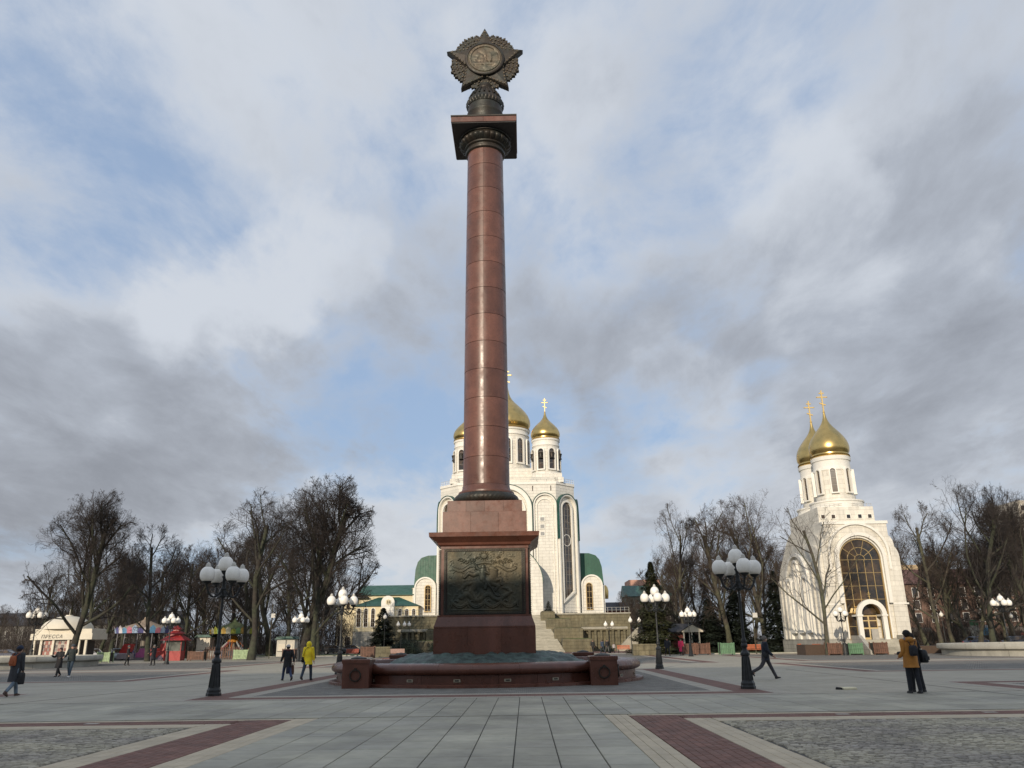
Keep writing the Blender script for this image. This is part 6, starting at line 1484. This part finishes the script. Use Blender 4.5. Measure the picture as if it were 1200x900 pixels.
t = block('dark brown three storey building behind the trees right of the chapel', 92, 165, 56, 12, 11.5, brown_w, 3, 18, 1.1, 1.7, mat('brown_tile', (.12, .06, .05), .8, var=.2), 4.2)
for i, (x, c) in enumerate(((-25, (.45, .34, .20)), (-20, (.42, .32, .2)), (-14, (.16, .14, .12)), (-5, (.30, .25, .18)), (4, (.20, .18, .16)), (12, (.14, .16, .14)), (20, (.3, .2, .15)))):
    MB().box(x-1.9, -.35, .2, x+1.9, -.01, 3.2).obj('shop_front', plain('shop_%d' % i, c, .5), t); MB().box(x-1.6, -.38, .5, x+1.6, -.351, 2.4).obj('shop_window', glass_m, t)
for px, y, w, h, zb, cs, lb in ((1118, 128, 1.3, 3.4, .5, [(.55, .52, .46), (.08, .25, .12)], 'tall white banner with green top among the right trunks'), (1132, 130, 1.7, 1.5, 1.6, [(.16, .38, .55), (.55, .55, .55)], 'blue and white sign between the leaning right trunks'), (1171, 130, .7, 1.6, .3, [(.45, .45, .42), (.4, .1, .08)], 'small white and red board behind the right fountain')):
    t = thing('street_sign', lb, 'sign', (at_px(px, y), y, 0)); MB().box(-.04, 0, 0, .04, .08, zb+.2).obj('post', iron, t); MB().box(-w/2, 0, zb, w/2, .08, zb+h*.75).obj('panel', plain('sign_a%d' % px, cs[0], .5), t); MB().box(-w/2, 0, zb+h*.75+.003, w/2, .08, zb+h).obj('panel_head', plain('sign_b%d' % px, cs[1], .5), t)
block('tan house with lit wall glimpsed through branches right of the chapel', 86, 185, 18, 10, 17, tan_w, 5, 7, 1.2, 1.6, None, 2)
block('pale tower block at the right edge behind the tallest tree', 158, 246, 12, 12, 41, mat('pale_block', (.55, .50, .42), .8, var=.1), 12, 4, 1.6, 1.6, None, 3)
block('pinkish flat roofed building far off beyond the terrace end', 38.5, 262, 10, 12, 20.0, mat('pink_wall', (.48, .27, .20), .85, var=.1), 5, 4, 1.3, 1.5, None, 3)
block('long dark green roofed building beyond the terrace end', 36, 235, 14, 12, 13.5, mat('grey_green', (.16, .16, .13), .85, var=.15), 3, 6, 1.2, 1.6, green_dk, 3)
block('small dark red house low beside the cathedral wing', 24.5, 215, 6, 8, 9.0, mat('dull_red', (.25, .07, .05), .85, var=.15), 2, 3, 1.0, 1.4, mat('slate', (.06, .06, .065), .7), 3)
block('long low grey house far behind the trees at the left edge', -118, 205, 60, 12, 7, mat('grey_wall', (.25, .24, .22), .85, var=.1), 2, 14, 1.2, 1.6, mat('slate', (.06, .06, .065), .7), 1)
# tree belt on the far skyline
tag(thicket(-380, -90, 260, 300, 30000, 6, 12, 6, twig_dk), 'far dark belt of bare woodland on the left skyline', 'woodland', kind='stuff')
tag(thicket(100, 420, 260, 300, 30000, 6, 12, 7, twig_dk), 'far dark belt of bare woodland on the right skyline', 'woodland', kind='stuff')
tag(thicket(20, 110, 270, 300, 12000, 5, 10, 8, twig_dk), 'far dark belt of bare woodland beyond the terrace end', 'woodland', kind='stuff')
# unseen block added behind the viewer, shading the near half of the square
bw = mat('beige_block', (.42, .38, .32), .8, var=.1, vscale=.3)
SH_Y, SH_H = -46, 29.2
t = block('unseen beige block with rows of windows, added behind the viewer to shade the square', -8, SH_Y-16, 190, 16, SH_H, bw, 7, 44, 2.0, 2.2, None, 2.0, name='shade_block')
for o in [c for c in bpy.data.objects if c.parent == t and c.name.startswith('window')]: o.location.y = 16; o.rotation_euler.z = pi
MB().box(-95.3, -.3, SH_H-.6, 95.3, 16.3, SH_H).obj('parapet', bw, t)

for x, y in ((6.9, 18.83), (10.1, 18.85), (-9.6, 18.82)):
    o = tag(MB().bbox(x-.14, y-.09, 0.002, x+.14, y+.09, .008, .002).obj('ground_plate', plain('worn_plate', (.42, .38, .32), .6)), None, 'ground plate', 'small pale plates let into the red brick band'); o['label'] = 'small pale plate in the red brick band, '+('left of the slab lane' if x < 0 else 'right of the slab lane, nearer it' if x < 8 else 'far right')
